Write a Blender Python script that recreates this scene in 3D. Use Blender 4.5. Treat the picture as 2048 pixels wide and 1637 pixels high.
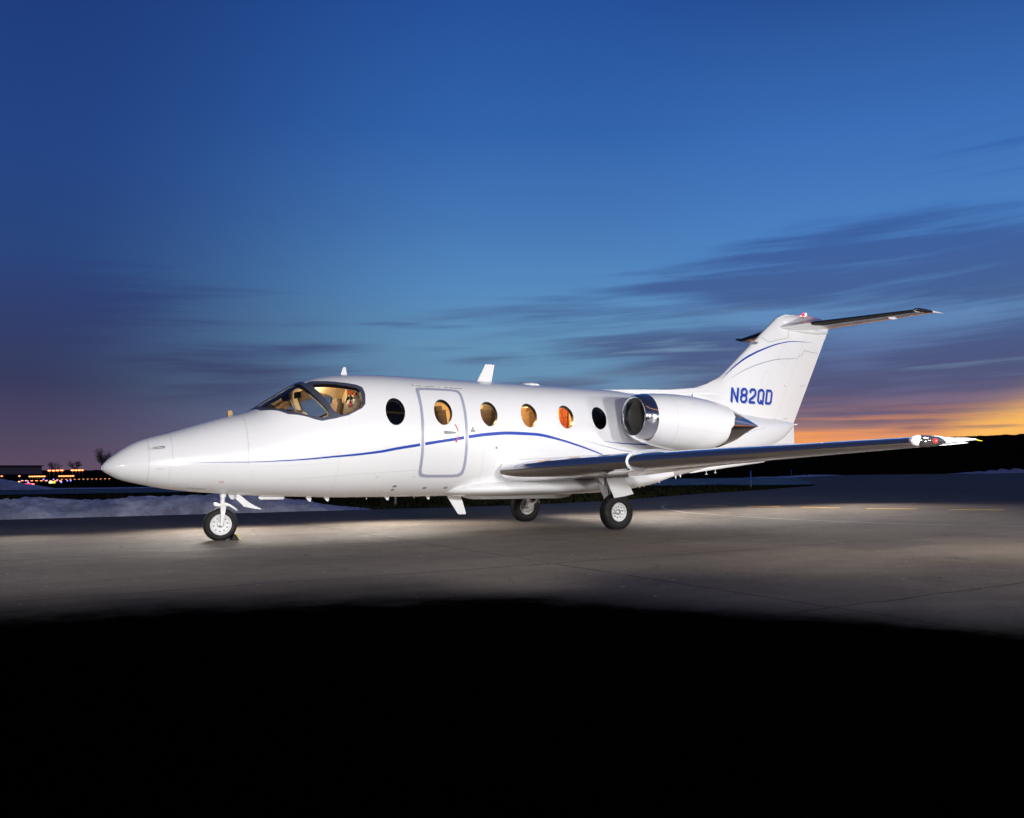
import bpy, bmesh, math, random
import numpy as np
from mathutils import Vector, Matrix, noise
from mathutils.geometry import delaunay_2d_cdt
R = math.radians
PI = math.pi
random.seed(7)
rng = np.random.default_rng(7)
for o in list(bpy.data.objects): bpy.data.objects.remove(o)
sc = bpy.context.scene
C = sc.collection

# ------------------------------------------------------------------ camera
cd = bpy.data.cameras.new('camera'); cam = bpy.data.objects.new('camera', cd); C.objects.link(cam)
YAW, PITCH, ROLL = 0.57965, 0.072545, -0.00253
cam.matrix_world = Matrix.Translation((-1.4948, -13.1212, 0.9741)) @ Matrix.Rotation(-YAW, 4, 'Z') @ Matrix.Rotation(PI/2+PITCH, 4, 'X') @ Matrix.Rotation(ROLL, 4, 'Z')
cd.sensor_width = 36; cd.lens = 36*1794.44/2048; cd.shift_x = -83.9/2048; cd.shift_y = -9.5/2048
cd.clip_start = .05; cd.clip_end = 3000
sc.camera = cam
sc.render.resolution_x, sc.render.resolution_y = 1024, 818
sc.view_settings.view_transform = 'Standard'; sc.view_settings.look = 'None'
sc.view_settings.exposure = 0; sc.view_settings.gamma = 1

def s2l(c):
    return tuple(((v/255)/12.92 if v/255 <= .04045 else ((v/255+.055)/1.055)**2.4) for v in c)

# ------------------------------------------------------------------ world: dusk sky
W = bpy.data.worlds.new('World'); sc.world = W; W.use_nodes = True
nt = W.node_tree; nt.nodes.clear()
def mk(tree):
    N, L = tree.nodes, tree.links
    class K: pass
    k = K()
    def put(sock, v):
        if isinstance(v, bpy.types.NodeSocket): L.new(v, sock)
        elif v is not None: sock.default_value = v
    def m(op, a, b=None, c=None, clamp=False):
        n = N.new('ShaderNodeMath'); n.operation = op; n.use_clamp = clamp
        put(n.inputs[0], a)
        if b is not None: put(n.inputs[1], b)
        if c is not None: put(n.inputs[2], c)
        return n.outputs[0]
    def comb(x, y, z):
        n = N.new('ShaderNodeCombineXYZ')
        for i, v in enumerate((x, y, z)): put(n.inputs[i], v)
        return n.outputs[0]
    def nz(vec, scale, detail=4, rough=.5, dist=0.0):
        n = N.new('ShaderNodeTexNoise'); put(n.inputs['Vector'], vec)
        n.inputs['Scale'].default_value = scale; n.inputs['Detail'].default_value = detail
        n.inputs['Roughness'].default_value = rough; n.inputs['Distortion'].default_value = dist
        return n.outputs['Fac']
    def ss(x, a, b, lo=0.0, hi=1.0):
        n = N.new('ShaderNodeMapRange'); n.interpolation_type = 'SMOOTHSTEP'
        put(n.inputs[0], x)
        for i, v in enumerate((a, b, lo, hi)): n.inputs[i+1].default_value = v
        return n.outputs[0]
    def ramp(fac, stops):
        n = N.new('ShaderNodeValToRGB'); put(n.inputs[0], fac)
        e = n.color_ramp.elements
        while len(e) < len(stops): e.new(.5)
        for el, (p, c) in zip(e, stops): el.position = p; el.color = (*c, 1)
        return n.outputs[0]
    def mix(f, a, b, mode='MIX'):
        n = N.new('ShaderNodeMix'); n.data_type = 'RGBA'; n.blend_type = mode
        put(n.inputs[0], f)
        put(n.inputs[6], a if isinstance(a, bpy.types.NodeSocket) else (*a, 1))
        put(n.inputs[7], b if isinstance(b, bpy.types.NodeSocket) else (*b, 1))
        return n.outputs[2]
    k.N, k.L, k.m, k.comb, k.nz, k.ss, k.ramp, k.mix, k.put = N, L, m, comb, nz, ss, ramp, mix, put
    return k
k = mk(nt); m = k.m
tc = nt.nodes.new('ShaderNodeTexCoord')
sx = nt.nodes.new('ShaderNodeSeparateXYZ'); nt.links.new(tc.outputs['Generated'], sx.inputs[0])
X_, Y_, Z_ = sx.outputs
# bearings are measured from a fixed compass direction (33.2 deg east of +Y); the sunset lies at +30
SB = 0.57965
rt = m('SUBTRACT', m('MULTIPLY', X_, math.cos(SB)), m('MULTIPLY', Y_, math.sin(SB)))
fw = m('ADD', m('MULTIPLY', X_, math.sin(SB)), m('MULTIPLY', Y_, math.cos(SB)))
az = m('MULTIPLY', m('ARCTAN2', rt, fw), 57.2958)
el = m('MULTIPLY', m('ARCSINE', Z_), 57.2958)
def st(*a): return [(e/60, s2l(c)) for e, c in a]
fe = m('DIVIDE', el, 60, clamp=True)
cl = k.ramp(fe, st((0, (94, 76, 98)), (2.2, (78, 70, 97)), (5, (56, 60, 94)), (8, (50, 64, 108)), (12, (42, 70, 124)), (18, (36, 68, 132)), (28, (28, 58, 122)), (60, (36, 46, 76))))
cc = k.ramp(fe, st((0, (150, 130, 150)), (3, (118, 138, 170)), (5.5, (104, 144, 176)), (8, (100, 148, 186)), (11.5, (86, 138, 190)), (15.5, (70, 120, 182)), (21, (50, 100, 172)), (28, (38, 82, 156)), (60, (38, 48, 82))))
cr = k.ramp(fe, st((0, (255, 150, 72)), (1.4, (255, 160, 84)), (2.1, (218, 144, 106)), (2.6, (150, 116, 118)), (3.6, (108, 98, 128)), (5, (100, 104, 142)), (7, (92, 112, 158)), (9.5, (98, 140, 188)), (13, (78, 132, 196)), (20, (58, 110, 182)), (28, (38, 78, 148)), (60, (38, 48, 80))))
base = k.mix(k.ss(az, -31, -3), cl, cc)
base = k.mix(k.ss(az, 1, 17), base, cr)
base = k.mix(k.ss(m('ABSOLUTE', az), 55, 130), base, k.ramp(fe, st((0, (62, 58, 74)), (6, (52, 56, 82)), (20, (36, 48, 84)), (60, (38, 42, 64)))))
# streaky cloud layers, stretched along the horizon
sl = m('SUBTRACT', el, m('MULTIPLY', az, .055))
warp = k.nz(k.comb(m('MULTIPLY', az, .035), m('MULTIPLY', sl, .12), 3.1), 1.0, 3)
v1 = k.comb(m('MULTIPLY', az, .045), m('ADD', m('MULTIPLY', sl, .36), m('MULTIPLY', warp, 1.5)), .7)
n1 = k.nz(v1, 1.0, 5, .55)
v2 = k.comb(m('MULTIPLY', az, .075), m('ADD', m('MULTIPLY', sl, 1.35), m('MULTIPLY', warp, 2.0)), 4.2)
n2 = k.nz(v2, 1.0, 5, .55)
def gau(x, c, w):
    t = m('DIVIDE', m('SUBTRACT', x, c), w)
    return m('EXPONENT', m('MULTIPLY', m('MULTIPLY', t, t), -1))
def blob(a, wa, e, we): return m('MULTIPLY', gau(az, a, wa), gau(el, e, we))
cover = m('MULTIPLY', blob(27, 19, 12.0, 3.2), .95)
for A_, WA_, E_, WE_, K_ in ((34, 19, 6.3, 3.0, 1.05), (4, 13, 9.2, 2.0, .66), (15, 13, 11.4, 2.0, .84), (22, 7, 3.3, .8, .9), (9, 12, 7.8, 2.8, .76), (14, 11, 5.0, 2.0, .95), (-5, 6, 7.1, .8, .60), (-8, 5, 9.0, .35, .62), (1, 8, 10.8, .4, .5), (-32, 16, 9.6, 2.7, .90), (-19, 9, 6.4, 2.6, .62), (0, 9, 5.2, 1.0, .66), (26, 9, 17.5, 2.4, .34)):
    cover = m('MAXIMUM', cover, m('MULTIPLY', blob(A_, WA_, E_, WE_), K_))
dens = m('ADD', m('MULTIPLY', n1, .40), m('MULTIPLY', n2, .60))
mask = k.ss(m('ADD', cover, m('MULTIPLY', m('SUBTRACT', dens, .5), 2.4)), .22, .84)
mask = m('MULTIPLY', mask, k.ss(cover, .05, .4))
ccol = k.ramp(fe, st((0, (205, 130, 90)), (2.2, (150, 112, 110)), (3.4, (104, 92, 118)), (4.6, (84, 84, 118)), (6.5, (74, 84, 124)), (9, (68, 90, 138)), (13, (60, 90, 150)), (18, (50, 92, 165))))
ccol = k.mix(k.ss(az, -28, -2), k.ramp(fe, st((0, (76, 66, 96)), (4, (56, 56, 92)), (8, (50, 62, 106)), (12, (44, 68, 126)))), ccol)
col = k.mix(m('MULTIPLY', mask, .86), base, ccol)
# thin bright wisps low in the middle
wis = m('MULTIPLY', k.ss(n2, .55, .75), m('MULTIPLY', gau(el, 7.6, 2.2), k.ss(az, -14, 0)))
col = k.mix(m('MULTIPLY', wis, .40), col, s2l((142, 180, 205)))
# the sun's last glow: warm bands just above the ridge
gl = m('MULTIPLY', gau(el, 1.7, 1.5), k.ss(az, 8, 16))
bands = k.nz(k.comb(m('MULTIPLY', az, .07), m('MULTIPLY', el, 1.7), 9.0), 1.0, 4, .6)
col = k.mix(m('MULTIPLY', m('MULTIPLY', gl, k.ss(bands, .42, .66)), .8), col, s2l((255, 162, 82)))
gl2 = m('MULTIPLY', gau(m('SUBTRACT', el, m('MULTIPLY', m('SUBTRACT', az, 23),   .30)), 1.1, 1.3), k.ss(az, 21.5, 25.5))
col = k.mix(m('MULTIPLY', gl2, .95), col, s2l((255, 190, 98)))
dk_ = m('MULTIPLY', k.ss(k.nz(k.comb(m('MULTIPLY', az, .11), m('MULTIPLY', el, 2.3), 21.0), 1.0, 5, .6), .50, .66), m('MULTIPLY', gau(el, 3.1, 1.1), k.ss(az, 8, 14)))
col = k.mix(m('MULTIPLY', dk_, .75), col, s2l((122, 96, 112)))
bg = nt.nodes.new('ShaderNodeBackground'); nt.links.new(col, bg.inputs[0]); bg.inputs[1].default_value = 1.0
wo = nt.nodes.new('ShaderNodeOutputWorld'); nt.links.new(bg.outputs[0], wo.inputs[0])

# ------------------------------------------------------------------ the photographers' strobes and added fill lamps
def lamp(name, kind, loc, target, energy, color=(1, 1, 1), **kw):
    d = bpy.data.lights.new(name, kind); d.energy = energy; d.color = color
    for a, v in kw.items(): setattr(d, a, v)
    o = bpy.data.objects.new(name, d); C.objects.link(o); o.location = loc
    dv = Vector(target)-Vector(loc)
    o.rotation_euler = dv.to_track_quat('-Z', 'Y').to_euler()
    return o
#LIGHTS
for X0, Y0, Z0, E0 in ((-6.8, -7.0, 2.0, 300), (-2.4, -9.8, 2.4, 960), (1.6, -10.4, 2.4, 1200), (5.6, -11.0, 2.4, 1350), (9.8, -11.6, 2.4, 1850), (14.2, -11.8, 2.4, 2700)):
    lamp('strobe', 'SPOT', (X0, Y0, Z0), (X0+.6 if X0 > -5 else 1.2, 0, 3.0 if X0 > -5 else 2.6), E0, (1, .985, .975), shadow_soft_size=.16, spot_size=R(86 if X0 > -5 else 56), spot_blend=.7)
for X0, Y0, X1, E0 in ((-1.6, -8.0, .8, 330), (2.2, -9.0, 3.2, 380), (8.0, -10.0, 8.6, 520)):
    lamp('low_fill', 'SPOT', (X0, Y0, .45), (X1, 0, 2.2), E0, (1, .97, .94), shadow_soft_size=.25, spot_size=R(52), spot_blend=.6)  # added fill lamps that brighten the lower fuselage
for X0, Z0, E0 in ((-.8, .9, 70), (2.0, 1.35, 460), (5.0, 1.6, 520), (8.0, 1.8, 660), (11.6, 2.0, 520), (15.2, 2.2, 520), (18.5, 2.2, 360)):
    lamp('rear_strobe', 'SPOT', (X0, 2.6, Z0), (X0, 1.2, 0), E0, (1, .94, .85), shadow_soft_size=.5, spot_size=R(140), spot_blend=.75)
lamp('ground_fill', 'SPOT', (9.0, -7.4, 3.6), (7.8, -7.6, 0), 400, (1, .92, .82), shadow_soft_size=.5, spot_size=R(140), spot_blend=1)  # lamp added only to brighten the near apron on the right
#ENDLIGHTS

# ------------------------------------------------------------------ materials
MAT = {}
def pmat(name, col, rough=.5, metal=0, coat=0, spec=.5, bump=0, bscale=30, var=0, vscale=4, emit=None, estr=0, coord='Object'):
    if name in MAT: return MAT[name]
    M = bpy.data.materials.new(name); M.use_nodes = True; MAT[name] = M
    t = M.node_tree; kk = mk(t)
    b = t.nodes['Principled BSDF']
    b.inputs['Base Color'].default_value = (*col, 1); b.inputs['Roughness'].default_value = rough
    b.inputs['Metallic'].default_value = metal; b.inputs['Coat Weight'].default_value = coat
    b.inputs['Coat Roughness'].default_value = .06; b.inputs['Specular IOR Level'].default_value = spec
    tcn = t.nodes.new('ShaderNodeTexCoord')
    if var:
        f = kk.nz(tcn.outputs[coord], vscale, 6, .6)
        c = kk.mix(kk.ss(f, .3, .7), tuple(v*(1-var) for v in col), tuple(min(1, v*(1+var)) for v in col))
        t.links.new(c, b.inputs['Base Color'])
        t.links.new(kk.ss(f, .3, .7, rough*(1-.3), min(1, rough*1.25)), b.inputs['Roughness'])
    if bump:
        f2 = kk.nz(tcn.outputs[coord], bscale, 5, .6)
        bn = t.nodes.new('ShaderNodeBump'); bn.inputs['Strength'].default_value = 1
        bn.inputs['Distance'].default_value = bump; t.links.new(f2, bn.inputs['Height'])
        t.links.new(bn.outputs[0], b.inputs['Normal'])
    if emit: b.inputs['Emission Color'].default_value = (*emit, 1); b.inputs['Emission Strength'].default_value = estr
    return M
white = pmat('white_paint', (.84, .84, .85), .28, coat=.7, bump=.0005, bscale=2.2)
white2 = pmat('white_satin', (.76, .75, .74), .4, coat=.2, var=.05, vscale=9)
bluep = pmat('blue_paint', (.005, .050, .40), .35, coat=.15, spec=.2)
greyp = pmat('grey_paint', (.36, .375, .49), .35, coat=.5)
dgrey = pmat('seam_grey', (.22, .22, .24), .6)
lgrey = pmat('faint_seam', (.55, .55, .57), .6)
redp = pmat('red_paint', (.75, .03, .03), .4)
pink = pmat('faded_red_print', (.75, .35, .36), .5)
rub = pmat('tyre_rubber', (.009, .0085, .0085), .6, spec=.3, var=.25, vscale=12, bump=.001, bscale=60)
blackp = pmat('black_trim', (.012, .012, .014), .35, coat=.3)
boot = pmat('deice_boot', (.02, .02, .022), .22, coat=.5, bump=.001, bscale=20)
frame_m = pmat('window_frame_metal', (.16, .18, .26), .3, metal=.7)
chrome = pmat('polished_metal', (.90, .90, .92), .11, metal=1, bump=.0009, bscale=3.5)
chrome2 = pmat('nozzle_metal', (.62, .58, .55), .2, metal=1, var=.15, vscale=6, bump=.001, bscale=8)
steel = pmat('steel_parts', (.45, .44, .43), .35, metal=.8, var=.3, vscale=20)
rimm = pmat('rim_white', (.78, .78, .78), .4, var=.08, vscale=25)
intake = pmat('intake_grey', (.26, .25, .23), .5, metal=.3)
amberp = pmat('amber_plastic', (.45, .28, .10), .4)
yellow = pmat('yellow_tag', (.8, .7, .02), .5)
cream = pmat('cream_liner', (.72, .58, .38), .6, var=.05, vscale=5)
wood = pmat('cherry_wood', (.30, .055, .012), .3, coat=.4, var=.3, vscale=6)
leather = pmat('tan_leather', (.24, .17, .11), .5, var=.1, vscale=14)
darkc = pmat('dark_cabinet', (.02, .017, .014), .4)
darkseat = pmat('dark_seat', (.05, .035, .025), .6)
def glass_mat(name, tint, refl=1.0):
    M = bpy.data.materials.new(name); M.use_nodes = True; t = M.node_tree; t.nodes.clear()
    tr = t.nodes.new('ShaderNodeBsdfTransparent'); tr.inputs[0].default_value = (*tint, 1)
    gl = t.nodes.new('ShaderNodeBsdfGlossy'); gl.inputs['Roughness'].default_value = .02; gl.inputs[0].default_value = (refl, refl, refl, 1)
    fr = t.nodes.new('ShaderNodeFresnel'); fr.inputs[0].default_value = 1.5
    mx = t.nodes.new('ShaderNodeMixShader'); out = t.nodes.new('ShaderNodeOutputMaterial')
    t.links.new(fr.outputs[0], mx.inputs[0]); t.links.new(tr.outputs[0], mx.inputs[1]); t.links.new(gl.outputs[0], mx.inputs[2])
    t.links.new(mx.outputs[0], out.inputs[0]); MAT[name] = M
    return M
pane_m = glass_mat('cabin_pane', (.80, .74, .64)); wind_m = glass_mat('windshield_glass', (.82, .86, .86))
dpane_m = glass_mat('dark_pane', (.25, .27, .34))

# ------------------------------------------------------------------ mesh helpers
def link(name, me, mat, parent=None, smooth=True):
    o = bpy.data.objects.new(name, me); C.objects.link(o)
    if mat: me.materials.append(mat)
    if parent: o.parent = parent
    if smooth and len(me.polygons): me.polygons.foreach_set('use_smooth', [True]*len(me.polygons))
    return o
class MB:
    def __init__(s): s.v = []; s.f = []; s.mi = []
    def add(s, v, f, mi=0):
        n = len(s.v); s.v += [tuple(map(float, p)) for p in v]; s.f += [[i+n for i in q] for q in f]; s.mi += [mi]*len(f)
    def loft(s, rings, closed=True, caps=True, mi=0):
        n = len(rings[0]); v = [p for r in rings for p in r]; f = []
        for i in range(len(rings)-1):
            for j in range(n if closed else n-1):
                a, b = i*n+j, i*n+(j+1) % n
                f.append([a, b, b+n, a+n])
        if caps and closed:
            f.append(list(range(n))[::-1]); f.append([(len(rings)-1)*n+j for j in range(n)])
        s.add(v, f, mi)
    def box(s, c, d, rot=None, mi=0):
        P = []
        for x in (-.5, .5):
            for y in (-.5, .5):
                for z in (-.5, .5):
                    p = Vector((x*d[0], y*d[1], z*d[2]))
                    if rot: p = rot @ p
                    P.append(p+Vector(c))
        s.add(P, [[0, 1, 3, 2], [4, 6, 7, 5], [0, 4, 5, 1], [2, 3, 7, 6], [0, 2, 6, 4], [1, 5, 7, 3]], mi)
    def tube(s, pts, r, n=12, mi=0):
        pts = [Vector(p) for p in pts]; rr = r if isinstance(r, (list, tuple)) else [r]*len(pts)
        rings = []; up = None
        for i, p in enumerate(pts):
            d = (pts[min(i+1, len(pts)-1)]-pts[max(i-1, 0)]).normalized()
            if up is None: up = Vector((0, 0, 1)) if abs(d.z) < .9 else Vector((1, 0, 0))
            a = d.cross(up).normalized(); b = d.cross(a).normalized(); up = b.cross(d).normalized() if False else up
            rings.append([p+(a*math.cos(t)+b*math.sin(t))*rr[i] for t in [2*PI*j/n for j in range(n)]])
        s.loft(rings, mi=mi)
    def lathe(s, prof, center, axis='Y', n=48, mi=0, closed=False):
        rings = []
        for a, r in prof:
            ring = []
            for j in range(n):
                t = 2*PI*j/n; c, q = r*math.cos(t), r*math.sin(t)
                p = {'Y': (c, a, q), 'X': (a, c, q), 'Z': (c, q, a)}[axis]
                ring.append((p[0]+center[0], p[1]+center[1], p[2]+center[2]))
            rings.append(ring)
        s.loft(rings, caps=not closed, mi=mi)
    def build(s, name, mat, parent=None, smooth=True, auto=None, mats=None, bevel=0):
        me = bpy.data.meshes.new(name); me.from_pydata(s.v, [], s.f)
        bm = bmesh.new(); bm.from_mesh(me)
        bmesh.ops.recalc_face_normals(bm, faces=bm.faces)
        if bevel:
            bmesh.ops.bevel(bm, geom=[e for e in bm.edges if len(e.link_faces) == 2 and e.calc_face_angle(0) > .5], offset=bevel, segments=2, affect='EDGES', profile=.7)
        for e in bm.edges:
            if len(e.link_faces) == 2 and e.calc_face_angle(0) > R(auto or 38): e.smooth = False
        bm.to_mesh(me); bm.free(); me.update()
        if mats and not bevel:
            for mm in mats: me.materials.append(mm)
            me.polygons.foreach_set('material_index', s.mi)
            return link(name, me, None, parent, smooth)
        return link(name, me, mat, parent, smooth)
def thing(name, label, cat, loc=(0, 0, 0), group=None, kind=None):
    o = bpy.data.objects.new(name, None); C.objects.link(o); o.location = loc
    return tag(o, label, cat, group, kind)
def tag(o, label=None, cat=None, group=None, kind=None):
    if label: o['label'] = label
    if cat: o['category'] = cat
    if group: o['group'] = group
    if kind: o['kind'] = kind
    return o

# ------------------------------------------------------------------ fuselage surface (X along the aircraft, th = 0 at the crown)
#HULL
HT = np.array([
(0.00,1.012,1.008,1.01,0.002),(0.03,1.08,0.955,1.01,0.07),(0.10,1.15,0.91,1.015,0.135),(0.20,1.232,0.857,1.02,0.195),
(0.41,1.362,0.80,1.035,0.285),(0.83,1.50,0.715,1.07,0.41),(1.48,1.715,0.647,1.12,0.56),(1.86,1.823,0.618,1.15,0.63),
(2.20,2.035,0.60,1.20,0.68),(2.60,2.275,0.583,1.27,0.735),(2.90,2.37,0.572,1.33,0.77),(3.30,2.42,0.562,1.38,0.81),
(3.90,2.44,0.56,1.43,0.84),(4.6,2.438,0.555,1.45,0.85),(6.0,2.428,0.555,1.45,0.85),(7.2,2.42,0.565,1.45,0.85),
(8.1,2.41,0.595,1.46,0.83),(9.0,2.34,0.70,1.49,0.76),(10.0,2.26,0.88,1.54,0.64),(11.0,2.16,1.08,1.60,0.49),
(12.0,2.06,1.32,1.70,0.31),(12.8,2.00,1.60,1.80,0.15),(13.15,1.93,1.87,1.90,0.03)])
def pchip(xk, yk, x):
    h = np.diff(xk); d = np.diff(yk)/h; mm = np.zeros_like(yk)
    for i in range(1, len(xk)-1):
        if d[i-1]*d[i] > 0:
            w1 = 2*h[i]+h[i-1]; w2 = h[i]+2*h[i-1]; mm[i] = (w1+w2)/(w1/d[i-1]+w2/d[i])
    mm[0] = d[0]; mm[-1] = d[-1]
    i = np.clip(np.searchsorted(xk, x)-1, 0, len(xk)-2); t = (x-xk[i])/h[i]
    return (1+2*t)*(1-t)**2*yk[i]+t*(1-t)**2*h[i]*mm[i]+t*t*(3-2*t)*yk[i+1]+t*t*(t-1)*h[i]*mm[i+1]
def hull(X, th, off=0.0):
    X = np.asarray(X, float); th = np.asarray(th, float)
    q = np.sqrt(np.maximum(X, 0)); kx = np.sqrt(HT[:, 0])
    zt, zb, zm, w = [pchip(kx, HT[:, i], q) for i in (1, 2, 3, 4)]
    n = 2.0+0.28*np.clip((X-1)/2.5, 0, 1)*np.clip((12-X)/3, 0, 1)
    s, c = np.sin(th), np.cos(th); hz = np.where(c >= 0, zt-zm, zm-zb)
    r = (np.abs(s)**n+np.abs(c)**n)**(-1/n)
    return np.stack([X, (w+off)*r*s, zm+(hz+off)*r*c], -1)
def hnorm(X, th):
    e = 1e-3
    X = np.clip(X, .002, 13.14)
    a = hull(X+e, th)-hull(X-e, th); b = hull(X, th+e)-hull(X, th-e)
    n = np.cross(a, b); n /= np.linalg.norm(n, axis=-1, keepdims=True)+1e-12
    p = hull(X, th); sgn = np.sign(n[..., 1]*p[..., 1]+n[..., 2]*(p[..., 2]-1.45)*1.0)
    ctr = np.stack([X*0, np.sin(th), np.cos(th)], -1)
    sgn = np.sign((n*ctr).sum(-1)); return n*sgn[..., None]
TS = .85     # metres per radian, used to keep shapes in proportion
def inside(poly, pts):
    x, y = pts[:, 0], pts[:, 1]; r = np.zeros(len(pts), bool); n = len(poly)
    for i in range(n):
        x1, y1 = poly[i]; x2, y2 = poly[(i+1) % n]
        if y1 == y2: continue
        c = ((y1 > y) != (y2 > y)) & (x < (x2-x1)*(y-y1)/(y2-y1)+x1); r ^= c
    return r
def dist_poly(poly, pts):
    d = np.full(len(pts), 1e9); P = np.asarray(poly)
    for i in range(len(P)):
        a, b = P[i], P[(i+1) % len(P)]; ab = b-a; L = (ab@ab) or 1e-12
        t = np.clip(((pts-a)@ab)/L, 0, 1); q = a+t[:, None]*ab
        d = np.minimum(d, np.hypot(*(pts-q).T))
    return d
def dens(poly, step=.03):
    out = []; n = len(poly)
    for i in range(n):
        a = np.array(poly[i]); b = np.array(poly[(i+1) % n]); c = max(1, int(np.ceil(np.hypot(*(b-a))/step)))
        for j in range(c): out.append(tuple(a+(b-a)*j/c))
    return out
def smooth_poly(poly, it=2):
    for _ in range(it):
        q = []
        for i in range(len(poly)):
            a = np.array(poly[i]); b = np.array(poly[(i+1) % len(poly)])
            q += [tuple(a*.75+b*.25), tuple(a*.25+b*.75)]
        poly = q
    return poly
def cdt_region(outer, holes, gpts, step):
    loops = [dens(l, step) for l in ([outer] if outer else [])+holes]
    allp = []; edges = []
    for l in loops:
        n0 = len(allp); allp += l; edges += [(n0+i, n0+(i+1) % len(l)) for i in range(len(l))]
    g = np.asarray(gpts)
    keep = np.ones(len(g), bool)
    for l in loops:
        L = np.array(l); lo, hi = L.min(0)-step, L.max(0)+step
        bb = ((g > lo) & (g < hi)).all(1)
        if bb.any():
            idx = np.where(bb)[0]; keep[idx[dist_poly(l, g[idx]) < step*.45]] = False
    if outer: keep &= inside(outer, g)
    for h in holes: keep &= ~inside(h, g)
    pts = allp+[tuple(p) for p in g[keep]]
    r = delaunay_2d_cdt([Vector(p) for p in pts], edges, [], 0, 1e-5)
    V = np.array([tuple(v) for v in r[0]]); F = r[2]
    ce = np.array([V[list(f)].mean(0) for f in F])
    ok = np.ones(len(F), bool)
    if outer: ok &= inside(outer, ce)
    for h in holes: ok &= ~inside(h, ce)
    return V, [list(f) for f, q in zip(F, ok) if q]
def set_normals(me, nrm):
    me.normals_split_custom_set_from_vertices([tuple(n) for n in nrm])
def conform(name, polys, *a, **k):
    if len(polys) > 1:
        for p in polys: o = _conform(name, [p], *a, **k)
        return o
    return _conform(name, polys, *a, **k)
def _conform(name, polys, off, mat, parent, holes=(), step=.045, skirt=True, base=-.003):
    """surface patch lying on the fuselage; polygons in (X, th)"""
    Vs, Fs, Ns = [], [], []; n0 = 0
    for poly in polys:
        P = [(x, t*TS) for x, t in poly]; H = [[(x, t*TS) for x, t in h] for h in holes]
        A = np.array(P); lo, hi = A.min(0), A.max(0)
        gx = np.arange(lo[0]+step/2, hi[0], step); gy = np.arange(lo[1]+step/2, hi[1], step)
        g = np.array([(a, b) for a in gx for b in gy]) if len(gx) and len(gy) else np.zeros((0, 2))
        if not len(g): g = A.mean(0)[None]
        V, F = cdt_region(P, H, g, step)
        used = sorted({i for f in F for i in f}); mp = {a: i for i, a in enumerate(used)}
        V = V[used]; F = [[mp[i] for i in f] for f in F]
        p3 = hull(V[:, 0], V[:, 1]/TS)+hnorm(V[:, 0], V[:, 1]/TS)*off; nn = hnorm(V[:, 0], V[:, 1]/TS)
        F2 = []
        for f in F:
            a, b, c = p3[f[0]], p3[f[1]], p3[f[2]]
            if np.dot(np.cross(b-a, c-a), nn[f[0]]) < 0: f = f[::-1]
            F2.append(f)
        v = list(p3); ff = F2; ns = list(nn)
        if skirt:
            cnt = {}
            for f in F2:
                for i in range(len(f)):
                    e = (f[i], f[(i+1) % len(f)]); cnt[tuple(sorted(e))] = cnt.get(tuple(sorted(e)), [])+[e]
            be = [e[0] for e in cnt.values() if len(e) == 1]; low = {}
            for a, b in be:
                for i in (a, b):
                    if i not in low:
                        low[i] = len(v); v.append(p3[i]-nn[i]*(off-base)); ns.append(nn[i])
                ff = ff+[[b, a, low[a], low[b]]]
        Vs += v; Fs += [[i+n0 for i in f] for f in ff]; Ns += ns; n0 = len(Vs)
    me = bpy.data.meshes.new(name); me.from_pydata([tuple(map(float, p)) for p in Vs], [], Fs); me.update()
    o = link(name, me, mat, parent); set_normals(me, Ns)
    return o
def ribbon_poly(pts, widths, cap=True):
    """polygon of a ribbon along pts (X, th); widths in metres"""
    P = np.array([(x, t*TS) for x, t in pts]); n = len(P)
    k_ = np.r_[0, np.cumsum(np.hypot(*np.diff(P, axis=0).T))]
    if n > 2:
        s = np.linspace(0, k_[-1], max(12, int(k_[-1]/.08)))
        P2 = np.stack([pchip(k_, P[:, i], s) for i in (0, 1)], -1); w = np.interp(s, k_, widths)
    else: P2 = P; w = np.array(widths)
    T = np.gradient(P2, axis=0); T /= np.linalg.norm(T, axis=1, keepdims=True); Nn = np.stack([-T[:, 1], T[:, 0]], -1)
    w = np.maximum(w, .0008)
    a = P2+Nn*w[:, None]/2; b = P2-Nn*w[:, None]/2
    poly = [(p[0], p[1]/TS) for p in a]+[(p[0], p[1]/TS) for p in b[::-1]]
    return poly
def ellipse(cx, ct, a, b, n=36): return [(cx+a*math.cos(2*PI*i/n), ct+b*math.sin(2*PI*i/n)) for i in range(n)]
def mirror(p): return [(x, -t) for x, t in p]

WX = [3.785, 4.557, 5.352, 6.09, 6.808, 7.493]; WT = -1.16; WA, WB = .150, .208
WS_OUT = [(1.885, -.03), (2.58, -.03), (2.603, -.357), (2.64, -.663), (2.723, -.859), (2.808, -1.013), (2.866, -1.13), (2.864, -1.206), (2.706, -1.203), (2.606, -1.151), (2.266, -.905), (1.96, -.452)]
WS_GL = [(1.955, -.10), (2.24, -.085), (2.50, -.085), (2.535, -.268), (2.57, -.525), (2.63, -.722), (2.716, -.906), (2.81, -1.087), (2.812, -1.15), (2.784, -1.167), (2.691, -1.147), (2.528, -1.062), (2.273, -.852), (2.041, -.529)]
SW_OUT = [(2.605, -.357), (2.661, -.325), (2.82, -.456), (3.09, -.592), (3.275, -.67), (3.352, -.738), (3.366, -.862), (3.343, -1.035), (3.29, -1.095), (3.083, -1.183), (2.863, -1.208), (2.859, -1.138), (2.808, -1.013), (2.723, -.859), (2.64, -.663)]
SW_GL = [(2.674, -.493), (2.717, -.477), (2.805, -.524), (3.076, -.654), (3.251, -.732), (3.299, -.793), (3.309, -.872), (3.308, -.967), (3.3, -1.054), (3.25, -1.092), (3.095, -1.16), (2.997, -1.168), (2.931, -1.139), (2.878, -1.08), (2.816, -.948), (2.737, -.772), (2.682, -.597)]
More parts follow.
